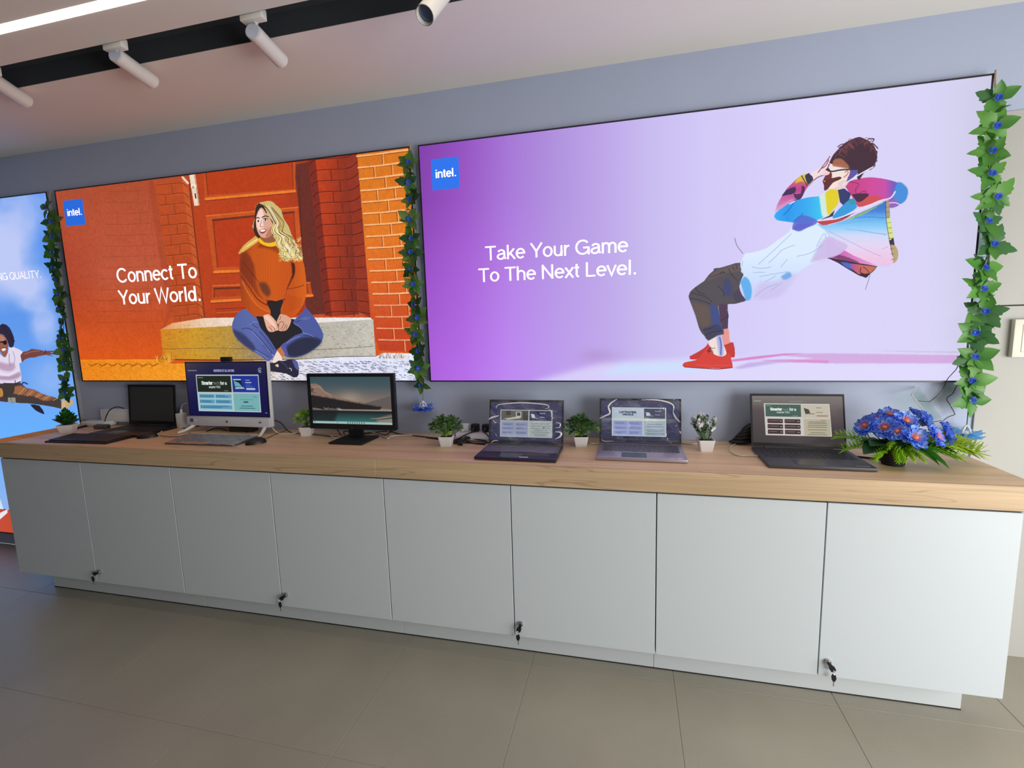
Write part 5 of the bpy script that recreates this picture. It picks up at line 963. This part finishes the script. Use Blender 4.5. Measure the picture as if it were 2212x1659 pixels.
cable('power_cable', 'white cables lying under the desktop computer', [W_(430, 925), W_(448, 918), W_(462, 922), W_(452, 926), W_(470, 920), W_(500, 917)], 0.0028, WCABLE); cable('power_cable', 'short black cable lying behind the wrapped keyboard', [W_(446, 932), W_(462, 926), W_(476, 925), W_(490, 930)], 0.0026, RUBBER)
def wallbox(name, label, px0, py0, px1, py1, dep, m, cat):
    a, b = un(px0, py0, 1, -dep), un(px1, py1, 1, -dep); z1 = max(b.z, TOP+0.002) if False else b.z
    t = thing(name, label, cat, ((a.x+b.x)/2, 0, b.z)); w, h = b.x-a.x, a.z-b.z
    MB().box((0, -dep/2, h/2), (w, dep, h), 0.004).obj('cover', m, t); return t, w, h
t, w, h = wallbox('socket_box', 'white wall socket box behind the blank laptop', 215, 884, 285, 912, 0.035, WPLAST, 'socket'); MB().frame(-w/2+0.01, w/2-0.01, 0.008, h-0.008, 0.002, -0.0362, -0.0345).obj('plate_edge', mat('plate_edge', (188, 190, 194), 0.4), t)
a = un(212, 908, 1, -0.055)+Vector((0.06, 0, 0)); t = thing('router', 'flat white device on the counter behind the succulent', 'device', (a.x-0.06, -0.055, TOP)); MB().box((0, 0, 0.018), (0.22, 0.085, 0.034), 0.008).obj('shell', WPLAST, t); MB().box((0.07, -0.043, 0.018), (0.05, 0.002, 0.008)).obj('port_strip', BLACKM, t)
a = W_(254, 911, 0); t = thing('adapter', 'small grey adapter brick beside the blank laptop', 'adapter', (-2.40, -0.135, TOP), 0.1); MB().box((0, 0, 0.014), (0.09, 0.045, 0.028), 0.006).obj('shell', mat('adapter_grey', (72, 74, 82), 0.4), t); MB().cyl((0.045, 0, 0.014), (0.062, 0, 0.014), 0.005, 0.003, 10).obj('strain_relief', RUBBER, t)
a = un(392, 900, 1, -0.045)+Vector((0.012, 0, 0)); t = thing('charger', 'white plug-in charger standing left of the desktop computer', 'charger', (a.x-0.012, -0.045, TOP)); MB().box((0, 0, 0.05), (0.052, 0.045, 0.10), 0.006).obj('shell', WPLAST, t); MB().cyl((0.004, 0, 0.10), (0.004, 0, 0.125), 0.010, 0.007, 14).obj('plug', WPLAST, t); MB().tube([(0.004, 0, 0.122), (0.008, 0.004, 0.145), (0.022, 0.008, 0.160), (0.05, 0.012, 0.165)], 0.0024, 6).obj('cord', WCABLE, t)
a = un(527, 930, 1, -0.085); t = thing('power_brick', 'black power brick lying under the white desktop computer', 'adapter', (a.x, -0.085, TOP), 0.05); MB().box((0, 0, 0.016), (0.17, 0.065, 0.032), 0.008).obj('shell', BLACK, t); MB().cyl((0.05, -0.040, 0.010), (0.05, -0.028, 0.012), 0.010, n=14).obj('plug', BLACKM, t)
t = thing('socket_strip', 'white socket strip with plugs between the bushy plant and the dark laptop', 'socket strip', (0.255, -0.075, TOP), -0.02)
MB().prism([(-0.065, 0.0), (0.045, 0.0), (0.045, 0.012), (0.02, 0.034), (-0.045, 0.034), (-0.065, 0.012)], -0.12, 0.16, axis='x').obj('shell', WPLAST, t)
for k, x in enumerate((-0.085, -0.025, 0.040, 0.105)):
    p = MB().box((x, 0.005, 0.056), (0.046, 0.036, 0.044), 0.008).cyl((x, -0.015, 0.056), (x, -0.040, 0.042), 0.009, 0.005, 12).obj('plug', WPLAST if k == 0 else BLACK, t); p['label'] = 'white plug' if k == 0 else 'black plug'
MB().tube([(-0.025, -0.038, 0.043), (-0.06, -0.07, 0.03), (-0.11, -0.09, 0.006), (-0.20, -0.08, 0.004), (-0.30, -0.05, 0.004)], 0.0036, 8).obj('cord', RUBBER, t)
MB().tube([(0.04, -0.038, 0.043), (0.07, -0.065, 0.03), (0.10, -0.10, 0.006), (0.05, -0.13, 0.004), (-0.05, -0.13, 0.004)], 0.0034, 8).obj('cord', RUBBER, t)
t = thing('cable_bundle', 'bundle of black cable ends in front of the white socket strip', 'cables', (0.235, -0.185, TOP))
MB().tube([(-0.095, 0.01, 0.004), (-0.05, 0.045, 0.010), (0.03, 0.045, 0.006), (0.09, 0.02, 0.004), (0.03, 0.0, 0.008), (-0.02, -0.01, 0.010), (0.05, -0.035, 0.004), (0.10, -0.045, 0.004)], 0.0030, 8, 6).obj('cord', RUBBER, t)
MB().tube([(-0.04, 0.055, 0.012), (-0.03, 0.02, 0.016), (-0.05, -0.02, 0.012), (-0.075, -0.045, 0.009)], lambda s: 0.011-0.003*s, 10, 5).obj('plug', BLACKM, t); MB().tube([(-0.02, 0.05, 0.012), (-0.02, 0.01, 0.022), (-0.045, -0.03, 0.016), (-0.04, -0.062, 0.007), (-0.02, -0.066, 0.007)], lambda s: 0.008, 10, 5).obj('plug', BLACKM, t)
t = thing('cable_pouch', 'crumpled black cable bundle behind the graphite laptop', 'cables', (1.620, -0.055, TOP))
rr = random.Random(4)
for k, (x, z, L, an) in enumerate(((-0.05, 0.006, 0.115, 0.10), (-0.035, 0.022, 0.105, 0.35), (-0.025, 0.036, 0.10, 0.6), (-0.012, 0.05, 0.09, 0.85), (-0.002, 0.062, 0.07, 1.1))):
    MB().ball((x+0.04*math.cos(an), 0.0, z+0.02*math.sin(an)+0.008), 1.0, (L*0.55, 0.022, 0.0135), 16, 10, rot=(0, -an*0.55, 0)).obj('fold', RUBBER, t)
# acrylic sign holder hung on the wall by black strings
GL_ = clear('acrylic', (244, 249, 246), refl=0.03, rough=0.2); GLE = clear('acrylic_edge', (206, 214, 222), refl=0.35, rough=0.1, milk=0.35)
P = lambda px, py, y=-0.03: un(px, py, 1, y)
t = thing('sign_holder', 'tilted clear acrylic sign holder hanging behind the blue flowers', 'sign holder', P(2000, 870, -0.05)); o = -t.location
def slab(A, B, Cc, D, th, nm, m):
    A, B, Cc, D = map(Vector, (A, B, Cc, D)); n = (B-A).cross(D-A).normalized()*th; mb = MB(); v = [mb.bm.verts.new(q) for q in (A, B, Cc, D, A+n, B+n, Cc+n, D+n)]
    for f in ((0, 1, 2, 3), (7, 6, 5, 4), (0, 4, 5, 1), (1, 5, 6, 2), (2, 6, 7, 3), (3, 7, 4, 0)): mb.bm.faces.new([v[i] for i in f])
    return mb.obj(nm, m, t, o, smooth=0)
a, b = P(1969, 852, -0.095), P(2014, 913, -0.095); c_, d_ = P(1984, 837, -0.012), P(2034, 905, -0.012)
slab(a, b, d_, c_, 0.003, 'side_panel', GL_)
MB().tube([a, b], 0.0032, 6, 1).obj('edge', GLE, t, o); MB().tube([a, c_], 0.0028, 6, 1).obj('edge', GLE, t, o)
for pts in ([(2072, 783), (2066, 797), (2058, 806), (2046, 820), (2038, 838), (2024, 855), (2008, 868)], [(2074, 826), (2064, 838), (2058, 850), (2045, 861), (2052, 874), (2062, 893), (2061, 896), (2048, 901), (2037, 909)]):
    MB().tube([P(*q, -0.037) for q in pts], 0.0017, 6, 4).obj('string', RUBBER, t, o)
MB().tube([P(2008, 868, -0.037), P(1984, 866, -0.085)], 0.0014, 6, 1).obj('string', RUBBER, t, o); MB().tube([P(2034, 908, -0.037), P(2016, 912, -0.09)], 0.0014, 6, 1).obj('string', RUBBER, t, o)

# ------------------------------------------------------------------ plants
GREENS = [leafmat('leaf_ivy_a', (74, 136, 50)), leafmat('leaf_ivy_b', (92, 152, 60)), leafmat('leaf_ivy_c', (58, 112, 58))]
LIME = leafmat('leaf_lime', (158, 208, 44), tr=0.35); MID = leafmat('leaf_mid', (70, 122, 44)); DARK = leafmat('leaf_dark', (40, 84, 40)); DEEP = leafmat('leaf_deep', (34, 96, 34), 0.3); OLIVE = leafmat('leaf_olive', (92, 128, 58))
EDGEB = leafmat('petal_edge', (48, 72, 196), 0.6, 0.2, 0.2, 90); LBLUE2 = leafmat('petal_sky', (150, 192, 255), 0.6, 0.25, 0.25, 90); BLUE = leafmat('petal_blue', (112, 156, 252), 0.6, 0.25, 0.3, 90); LBLUE = leafmat('petal_light_blue', (136, 204, 252), 0.6, 0.3, 0.25, 90); DBLUE = leafmat('petal_small_blue', (54, 96, 214), 0.6, 0.2, 0.35, 200)
ORANGE = mat('flower_core', (222, 116, 70), 0.6, var=0.3, vscale=300); PINK = mat('stamen_pink', (226, 140, 150), 0.6); STEM = leafmat('stem_green', (84, 120, 60), 0.5, 0.1); TWINE = mat('twine', (176, 148, 116), 0.8); STEMW = mat('white_calyx', (232, 234, 230), 0.6)
POTW = mat('pot_white', (226, 226, 230), 0.4); SOIL = mat('soil', (52, 44, 36), 0.9, var=0.3, vscale=200)
def leaf_mesh(prof, fold=0.25, bend=0.3, m=None, name='leaf'):
    "prof: (along, half width) pairs for a leaf of length 1 along +y, folded at the midrib and bent down"
    V, F = [], []
    for (a, w) in prof:
        z = -bend*a*a; V += [(-w, a, z+w*fold), (0, a, z), (w, a, z+w*fold)]
    for i in range(len(prof)-1):
        k = 3*i; F += [(k, k+1, k+4, k+3), (k+1, k+2, k+5, k+4)]
    me = bpy.data.meshes.new(name); me.from_pydata(V, [], F); me.shade_smooth()
    if m: me.materials.append(m)
    return me
OVAL = [(0, 0.04), (0.12, 0.22), (0.35, 0.38), (0.6, 0.38), (0.85, 0.22), (1, 0.03)]; IVY = [(0, 0.04), (0.14, 0.22), (0.30, 0.31), (0.42, 0.37), (0.47, 0.30), (0.62, 0.31), (0.67, 0.20), (0.84, 0.13), (1.0, 0.0)]
IVY2 = [(0, 0.04), (0.2, 0.26), (0.45, 0.34), (0.62, 0.27), (0.8, 0.16), (1.0, 0.0)]; LONG = [(0, 0.03), (0.2, 0.10), (0.5, 0.14), (0.8, 0.10), (1, 0.0)]; PETAL = [(0, 0.08), (0.25, 0.24), (0.55, 0.36), (0.8, 0.37), (0.93, 0.26), (1.0, 0.10)]
def put(name, me, parent, p, d, size, roll=0.0, w=1.0):
    o = bpy.data.objects.new(name, me); COL.objects.link(o); o.parent = parent
    q = Vector(d).normalized().to_track_quat('Y', 'Z') @ Euler((0, roll, 0)).to_quaternion()
    o.rotation_euler = q.to_euler(); o.location = p; o.scale = (size*w, size, size); return o
IV = [leaf_mesh(p, f, b, g) for p, f, b, g in ((IVY, 0.3, 0.25, GREENS[0]), (IVY2, 0.2, 0.35, GREENS[1]), (IVY, -0.1, 0.15, GREENS[2]), (IVY2, 0.35, 0.1, GREENS[0]), (IVY, 0.15, 0.4, GREENS[1]))]
IVD = [leaf_mesh(p, f, b, g) for p, f, b, g in ((IVY, 0.3, 0.25, MID), (IVY2, 0.2, 0.35, leafmat('leaf_ivy_d', (74, 112, 50))), (IVY, 0.1, 0.15, DARK), (IVY2, 0.35, 0.1, OLIVE))]
def small_flower():
    V, F = [], []
    for r0, n, z in ((1.0, 7, 0.25), (0.62, 6, 0.5)):
        for i in range(n):
            a = 2*PI*i/n+r0*3; k = len(V); c, s = math.cos(a), math.sin(a)
            for (u, v, zz) in ((0.1, 0, 0), (0.65*r0, 0.34*r0, z*0.8), (1.0*r0, 0.0, z*1.3), (0.65*r0, -0.34*r0, z*0.8)): V.append((u*c-v*s, u*s+v*c, zz))
            F.append((k, k+1, k+2, k+3))
    me = bpy.data.meshes.new('flower'); me.from_pydata(V, [], F); me.materials.append(DBLUE); return me
SFL = small_flower()
def petal_mesh(ma, mb_, bend, ruf, ph):
    V, F, MI = [], [], []
    A = [0, 0.2, 0.42, 0.64, 0.82, 0.95, 1.0]; Wd = [0.07, 0.17, 0.27, 0.34, 0.34, 0.25, 0.12]
    for i, (a, w) in enumerate(zip(A, Wd)):
        for j in range(5): V.append((w*(j-2)/2*(1+0.10*math.sin(i*2.1+ph)), a-0.05*abs(j-2)*a*(0.4+0.6*math.sin(j*2+ph)), -bend*a*a+ruf*a*math.sin(j*2.4+i*1.7+ph)+0.07*abs(j-2)))
    for i in range(6):
        for j in range(4): F.append((i*5+j, i*5+j+1, i*5+j+6, i*5+j+5)); MI.append(1 if (i == 5 and j in (0, 1, 3)) else 0)
    me = bpy.data.meshes.new('petal'); me.from_pydata(V, [], F); me.materials.append(ma); me.materials.append(mb_); me.polygons.foreach_set('material_index', MI); me.shade_smooth(); return me
PETS = [petal_mesh(BLUE, EDGEB, -0.20, 0.07, 0.3), petal_mesh(BLUE, EDGEB, -0.05, 0.09, 1.7), petal_mesh(LBLUE2, EDGEB, -0.15, 0.08, 2.9), petal_mesh(BLUE, EDGEB, 0.1, 0.07, 4.1)]
PETL = petal_mesh(LBLUE, BLUE, 0.35, 0.06, 0.5); PETB = petal_mesh(BLUE, EDGEB, 0.35, 0.06, 0.5)
def garland(label, pts, y0, size, leaves, seed, blossom=None, pet=None):
    r = random.Random(seed); W3 = [un(px, py, 1, y0) for px, py in pts]
    t = thing('garland', label, 'garland', W3[0], group='ivy garlands hanging beside the posters'); o = t.location.copy(); L = [p-o for p in W3]
    line = [L[0]+Vector((0, 0.015, 0.07)), L[0]]+L[1:]
    end = None
    if blossom: end = un(*blossom, 1, y0)-o; line.append(end+Vector((0, 0, 0.02)))
    MB().tube(line, 0.0022, 6, 4).obj('stem', STEM, t); MB().tube([line[0]+Vector((0.004, 0.01, 0.05)), line[0], L[0]], 0.0035, 6, 2).obj('twine', TWINE, t)
    for i, p in enumerate(L):
        n = r.choice((5, 6)); base = r.uniform(0, 6); nrm = Vector((r.uniform(-0.35, 0.35), -1, r.uniform(-0.25, 0.35))).normalized(); e1 = nrm.cross(Vector((0, 0, 1))).normalized(); e2 = nrm.cross(e1)
        for k in range(n):
            a = base+2*PI*k/n+r.uniform(-0.25, 0.25); dd = e1*math.cos(a)+e2*math.sin(a)*1.05+nrm*r.uniform(0.15, 0.55)
            q = put('leaf', r.choice(leaves), t, p+dd*0.004, dd, size*r.uniform(0.8, 1.15), 0); q.rotation_euler = Matrix((dd.normalized().cross(nrm).normalized(), dd.normalized(), dd.normalized().cross(nrm).normalized().cross(dd.normalized()))).transposed().to_euler()
        fo = bpy.data.objects.new('flower', SFL); COL.objects.link(fo); fo.parent = t; fo.location = p+nrm*0.016; fo.rotation_euler = nrm.to_track_quat('Z', 'Y').to_euler(); fo.scale = (0.017,)*3
        if i+1 < len(L):
            m_ = (p+L[i+1])/2
            for k in range(2):
                a = r.uniform(0, 2*PI); dd = Vector((math.cos(a), -0.4, math.sin(a))); put('leaf', r.choice(leaves), t, m_, dd, size*r.uniform(0.55, 0.8), r.uniform(-0.6, 0.6))
    if blossom:
        fl = MB().ball(end, 0.016, (1, 1, 0.7)).obj('blossom', STEMW, t)
        for k in range(4):
            a = k*PI/2+0.4; MB().tube([end+Vector((0, 0, 0.035)), end+Vector((math.cos(a)*0.014, math.sin(a)*0.014, 0.018)), end+Vector((math.cos(a)*0.022, math.sin(a)*0.022, -0.006))], 0.0032, 6, 3).obj('calyx', STEMW, fl)
        for k in range(14):
            a = 2*PI*k/14+r.uniform(-0.1, 0.1); put('petal', pet, fl, end+Vector((0, 0, -0.008*(k % 2))), Vector((math.cos(a), math.sin(a), -0.10-0.25*(k % 2))), 0.062*r.uniform(0.9, 1.1), PI)
    return t
sc = lambda o, s, L: [(o[0]+x/s, o[1]+y/s) for x, y in L]
garland('ivy garland with blue flowers between the sky poster and the brick wall poster', sc((0, 400), 2.767, [(290, 140), (318, 220), (325, 310), (325, 400), (330, 490), (355, 565), (362, 655), (375, 735), (382, 825), (378, 912), (392, 985), (397, 1065), (398, 1165), (402, 1240)]), -0.055, 0.072, IVD, 3)
garland('ivy garland between the brick wall poster and the lilac poster, blue blossom below', sc((860, 320), 2.86, [(68, 100), (66, 215), (85, 325), (74, 440), (88, 560), (80, 650), (88, 745), (95, 850), (108, 968), (122, 1050), (110, 1145), (135, 1255), (128, 1360), (150, 1458)]), -0.055, 0.064, IVD, 5, (914, 879), PETB)
garland('bright green ivy garland at the right edge of the lilac poster, pale blossom below', sc((1960, 140), 2.024, [(388, 148), (380, 270), (362, 385), (358, 482), (382, 580), (338, 690), (367, 790), (325, 893), (318, 985), (337, 1083), (293, 1170), (287, 1278), (272, 1380), (270, 1466)]), -0.06, 0.078, IV, 8, (2087, 935), PETL)
def pot(t, w0, w1, h, rz):
    mb = MB(); V = []
    for (w, z) in ((w0, 0), (w1, h), (w1-0.007, h), (w1-0.010, h-0.008)): V.append([mb.bm.verts.new((sx*w/2, sy*w/2, z)) for sx, sy in ((-1, -1), (1, -1), (1, 1), (-1, 1))])
    for A, B in zip(V, V[1:]):
        for k in range(4): mb.bm.faces.new((A[k], A[(k+1) % 4], B[(k+1) % 4], B[k]))
    mb.bm.faces.new(V[0]); bmesh.ops.bevel(mb.bm, geom=[e for e in mb.bm.edges if abs(e.verts[0].co.z-e.verts[1].co.z) > 0.03], offset=0.003, segments=2, affect='EDGES'); mb.obj('pot', POTW, t, rot=(0, 0, rz))
    MB().box((0, 0, h-0.010), (w1-0.012, w1-0.012, 0.004)).obj('soil', SOIL, t, rot=(0, 0, rz))
def bush(label, loc, rz, R, H, n, leaf, meshes, seed, low=None, sq=0.72):
    r = random.Random(seed); t = thing('potted_plant', label, 'plant', loc, 0, 'small potted plants on the counter'); h = 0.054; pot(t, 0.054, 0.074, h, rz); st = MB()
    for k in range(n):
        a = r.uniform(0, 2*PI); e = r.uniform(-0.25, 1.0); rad = R*r.uniform(0.25, 1.0)**0.6; d = Vector((math.cos(a)*math.cos(e*1.4), math.sin(a)*math.cos(e*1.4), math.sin(e*1.4)*sq)); p = Vector((0, 0, h+H*0.36))+Vector((d.x*rad, d.y*rad, d.z*rad*H/R*0.75))
        if k % 5 == 0: st.tube([(0, 0, h-0.01), (p.x*0.35, p.y*0.35, h+(p.z-h)*0.6), tuple(p)], 0.0013, 5, 2)
        dd = Vector((d.x+r.uniform(-.6, .6), d.y+r.uniform(-.6, .6), d.z+r.uniform(-.4, .7))); ms = low if (low and (p.z < h+H*0.30 and r.random() < 0.75)) else meshes
        put('leaf', r.choice(ms), t, p, dd, leaf*r.uniform(0.75, 1.25), r.uniform(-0.8, 0.8))
    st.obj('stems', STEM, t); return t
BX = [leaf_mesh(OVAL, 0.2, 0.3, m) for m in (MID, DARK, OLIVE)]; LM = [leaf_mesh(OVAL, 0.2, 0.3, m) for m in (LIME, leafmat('leaf_fresh', (98, 160, 44)))]; SU = [leaf_mesh([(0, .1), (.3, .2), (.6, .26), (.85, .2), (1, .04)], 0.35, -0.15, m) for m in (DEEP, leafmat('leaf_succ', (52, 122, 34), 0.3), DARK)]
bush('bushy green potted plant left of the white socket strip, lime patch in front', (0.132, -0.262, TOP), 0.15, 0.084, 0.115, 280, 0.020, BX, 1, LM)
bush('bushy dark green potted plant between the two film-wrapped laptops', (0.828, -0.180, TOP), 0.1, 0.088, 0.110, 290, 0.020, BX, 2, LM)
bush('bright green potted plant half hidden behind the monitor', tuple(un(664, 940, 2, TOP)), 0.3, 0.055, 0.100, 70, 0.026, LM, 6)
t = thing('potted_plant', 'dark green succulent in a white pot at the left end', 'plant', (-2.515, -0.262, TOP), 0, 'small potted plants on the counter'); pot(t, 0.062, 0.086, 0.056, 0.55); r = random.Random(9)
for k in range(46):
    a = k*2.4; q = k/46.0; e = 0.25+1.15*(1-q)**0.7; put('leaf', r.choice(SU), t, Vector((math.cos(a)*0.016*q, math.sin(a)*0.016*q, 0.05+0.072*(1-q))), Vector((math.cos(a)*math.cos(e), math.sin(a)*math.cos(e), math.sin(e))), 0.062*(0.75+0.4*q), r.uniform(-0.2, 0.2))
for a in (2.9, 0.2, -0.6): put('leaf', leaf_mesh(LONG, 0.3, -0.2, DARK), t, Vector((0, 0, 0.052)), Vector((math.cos(a), -0.35, 0.42)), 0.085)
t = thing('potted_plant', 'white flowering plant in a white pot left of the graphite laptop', 'plant', (1.420, -0.188, TOP), 0, 'small potted plants on the counter'); pot(t, 0.054, 0.074, 0.056, 0.08); r = random.Random(12); SM = [leaf_mesh(OVAL, 0.2, 0.2, m) for m in (DARK, leafmat('leaf_grey', (86, 104, 70)), OLIVE)]; WP = leaf_mesh(OVAL, 0.3, -0.1, leafmat('petal_white', (226, 226, 232), 0.6, 0.3, 0.05), 'petal'); st = MB()
for k in range(34):
    a = r.uniform(0, 2*PI); sp = r.uniform(0.1, 1.0)**0.7*0.078; top = Vector((math.cos(a)*sp, math.sin(a)*sp, 0.196-sp*0.75-r.uniform(0, 0.02))); b0 = Vector((top.x*0.15, top.y*0.15, 0.045)); st.tube([b0, (b0+top)/2+Vector((top.x*0.08, top.y*0.08, 0)), top], 0.0011, 5, 2)
    for j in range(5):
        p = b0.lerp(top, 0.45+0.13*j); put('leaf', r.choice(SM), t, p, Vector((r.uniform(-1, 1), r.uniform(-1, 1), 0.9)), 0.015*r.uniform(0.8, 1.3), r.uniform(-1, 1))
    if k % 3 != 2:
        for j in range(3): put('petal', WP, t, top-Vector((0, 0, 0.006*j)), Vector((top.x*8+r.uniform(-.6, .6), top.y*8+r.uniform(-.6, .6), 0.9)), 0.020*r.uniform(0.8, 1.2), r.uniform(-1, 1))
st.obj('stems', STEM, t)
# ------------------------------------------------------------------ blue flower arrangement
t = thing('flower_arrangement', 'arrangement of large blue flowers and lime fern in a black pot', 'flowers', (2.135, -0.315, TOP)); r = random.Random(21); O = t.location
MB().lathe([(0.0, 0.0), (0.036, 0.0), (0.040, 0.004), (0.050, 0.066), (0.052, 0.070), (0.047, 0.070), (0.044, 0.058), (0.0, 0.055)], 28).obj('pot', BLACKM, t)
frond = MB(); pts = [(0, k/12.0, 0.10*math.sin(k/12*2.2)-0.30*(k/12)**2) for k in range(13)]; frond.tube(pts, 0.010, 5, 1)
for k in range(4, 13):
    for j in range(9):
        a = j*2*PI/9+k*0.5; b = Vector(pts[k]); L_ = 0.27*(1.0-0.2*(k/12)); dd = Vector((math.cos(a)*0.8, 0.65, math.sin(a)*0.7)).normalized(); e = b+dd*L_; s_ = dd.cross(Vector((0, 0, 1))).normalized()*0.026
        v = [frond.bm.verts.new(q) for q in (b-s_*0.6, b+dd*L_*0.6-s_, e-s_*0.3, e+s_*0.3, b+dd*L_*0.6+s_, b+s_*0.6)]; frond.bm.faces.new(v)
FR = frond.mesh('fern_frond', 0); FR.materials.append(LIME); FR2 = FR.copy(); FR2.materials[0] = leafmat('leaf_yellow', (176, 200, 60)); LF = leaf_mesh(OVAL, 0.25, 0.4, DARK); LFG = leaf_mesh(OVAL, 0.3, 0.3, leafmat('leaf_fresh2', (70, 150, 52)))
for (px, py, y, me, s) in ((1814, 946, -0.27, FR, 1.0), (1826, 972, -0.33, FR, 1.0), (1850, 965, -0.24, FR, 0.9), (1893, 992, -0.42, FR, 0.95), (1922, 968, -0.41, FR, 0.8), (1936, 1002, -0.43, FR, 0.9), (1948, 1018, -0.43, FR, 0.85), (1985, 985, -0.41, FR, 0.9), (1992, 1014, -0.42, FR, 1.0), (1974, 1000, -0.42, FR, 0.9), (2066, 1000, -0.37, FR, 1.05), (2052, 990, -0.36, FR, 0.95), (2102, 1002, -0.30, FR2, 1.0), (2085, 985, -0.28, FR, 1.0), (2075, 978, -0.25, FR2, 0.9)):
    tip = un(px, py, 1, y)-O; tip.z = max(tip.z, 0.05); b = Vector((tip.x*0.18, tip.y*0.18, 0.075)); d = tip-b; o = put('fern_frond', me, t, b, d+Vector((0, 0, 0.25*d.length)), d.length*1.0, r.uniform(-0.3, 0.3), 0.85)
for (px, py, y, me) in ((1893, 958, -0.40, LF), (1880, 972, -0.40, LF), (1905, 940, -0.36, LF), (1925, 950, -0.38, LF), (1940, 960, -0.38, LFG), (1870, 950, -0.34, LF), (2020, 975, -0.38, LFG), (2036, 1000, -0.38, LFG), (2018, 998, -0.38, LFG), (1965, 972, -0.38, LFG), (2045, 965, -0.34, LF), (1950, 945, -0.36, LF), (1990, 965, -0.38, LF)):
    tip = un(px, py, 1, y)-O; tip.z = max(tip.z, 0.03); b = Vector((tip.x*0.25, tip.y*0.25, 0.085)); put('leaf', me, t, b, tip-b+Vector((0, 0, 0.03)), (tip-b).length*1.15, r.uniform(-0.3, 0.3))
MB().ball((0, 0, 0.085), 0.045, (1.3, 1.1, 0.6)).obj('foliage_core', DARK, t)
for i, (px, py, y, s) in enumerate(((1872, 921, -0.335, 1.0), (1955, 911, -0.345, 1.05), (1998, 910, -0.30, 1.0), (1974, 946, -0.405, 1.1), (2019, 944, -0.39, 1.05), (1912, 925, -0.37, 1.0), (1925, 899, -0.30, 0.95), (2043, 937, -0.33, 1.0), (1898, 908, -0.29, 0.9), (1980, 902, -0.27, 0.95), (1936, 932, -0.39, 0.9))):
    c = un(px, py, 1, y)-O; n = Vector((c.x*2.6, c.y*1.5-0.10, 0.17)).normalized(); e1 = n.cross(Vector((0, 1, 0.2))).normalized(); e2 = n.cross(e1); R_ = 0.049*s
    fl = MB().ball(c+n*0.006, 0.0125, (1, 1, 0.8)).obj('flower', ORANGE, t)
    st = MB()
    for k in range(16):
        a = 2*PI*k/16; q = (e1*math.cos(a)+e2*math.sin(a)); st.cyl(c+n*0.004+q*0.006, c+n*0.020+q*0.019, 0.0014, 0.0009, 5)
    st.obj('stamens', PINK, fl); MB().tube([Vector((c.x*0.1, c.y*0.1, 0.06)), Vector((c.x*0.6, c.y*0.6, c.z*0.6+0.02)), c-n*0.006], 0.0022, 6, 3).obj('stalk', STEM, fl)
    for k in range(25):
        ring = 0 if k < 14 else 1; a = 2*PI*(k/14.0 if ring == 0 else (k-14+0.5)/11.0)+i; q = e1*math.cos(a)+e2*math.sin(a); d = q+n*(0.10 if ring == 0 else 0.36)+Vector((r.uniform(-.1, .1), r.uniform(-.1, .1), r.uniform(-.1, .1)))
        o = put('petal', r.choice(PETS), fl, c-n*0.003*(1-ring), d, R_*(1.0 if ring == 0 else 0.74)*r.uniform(0.88, 1.1), w=0.85); dn = d.normalized(); xx = dn.cross(n).normalized(); o.rotation_euler = Matrix((xx, dn, xx.cross(dn))).transposed().to_euler()
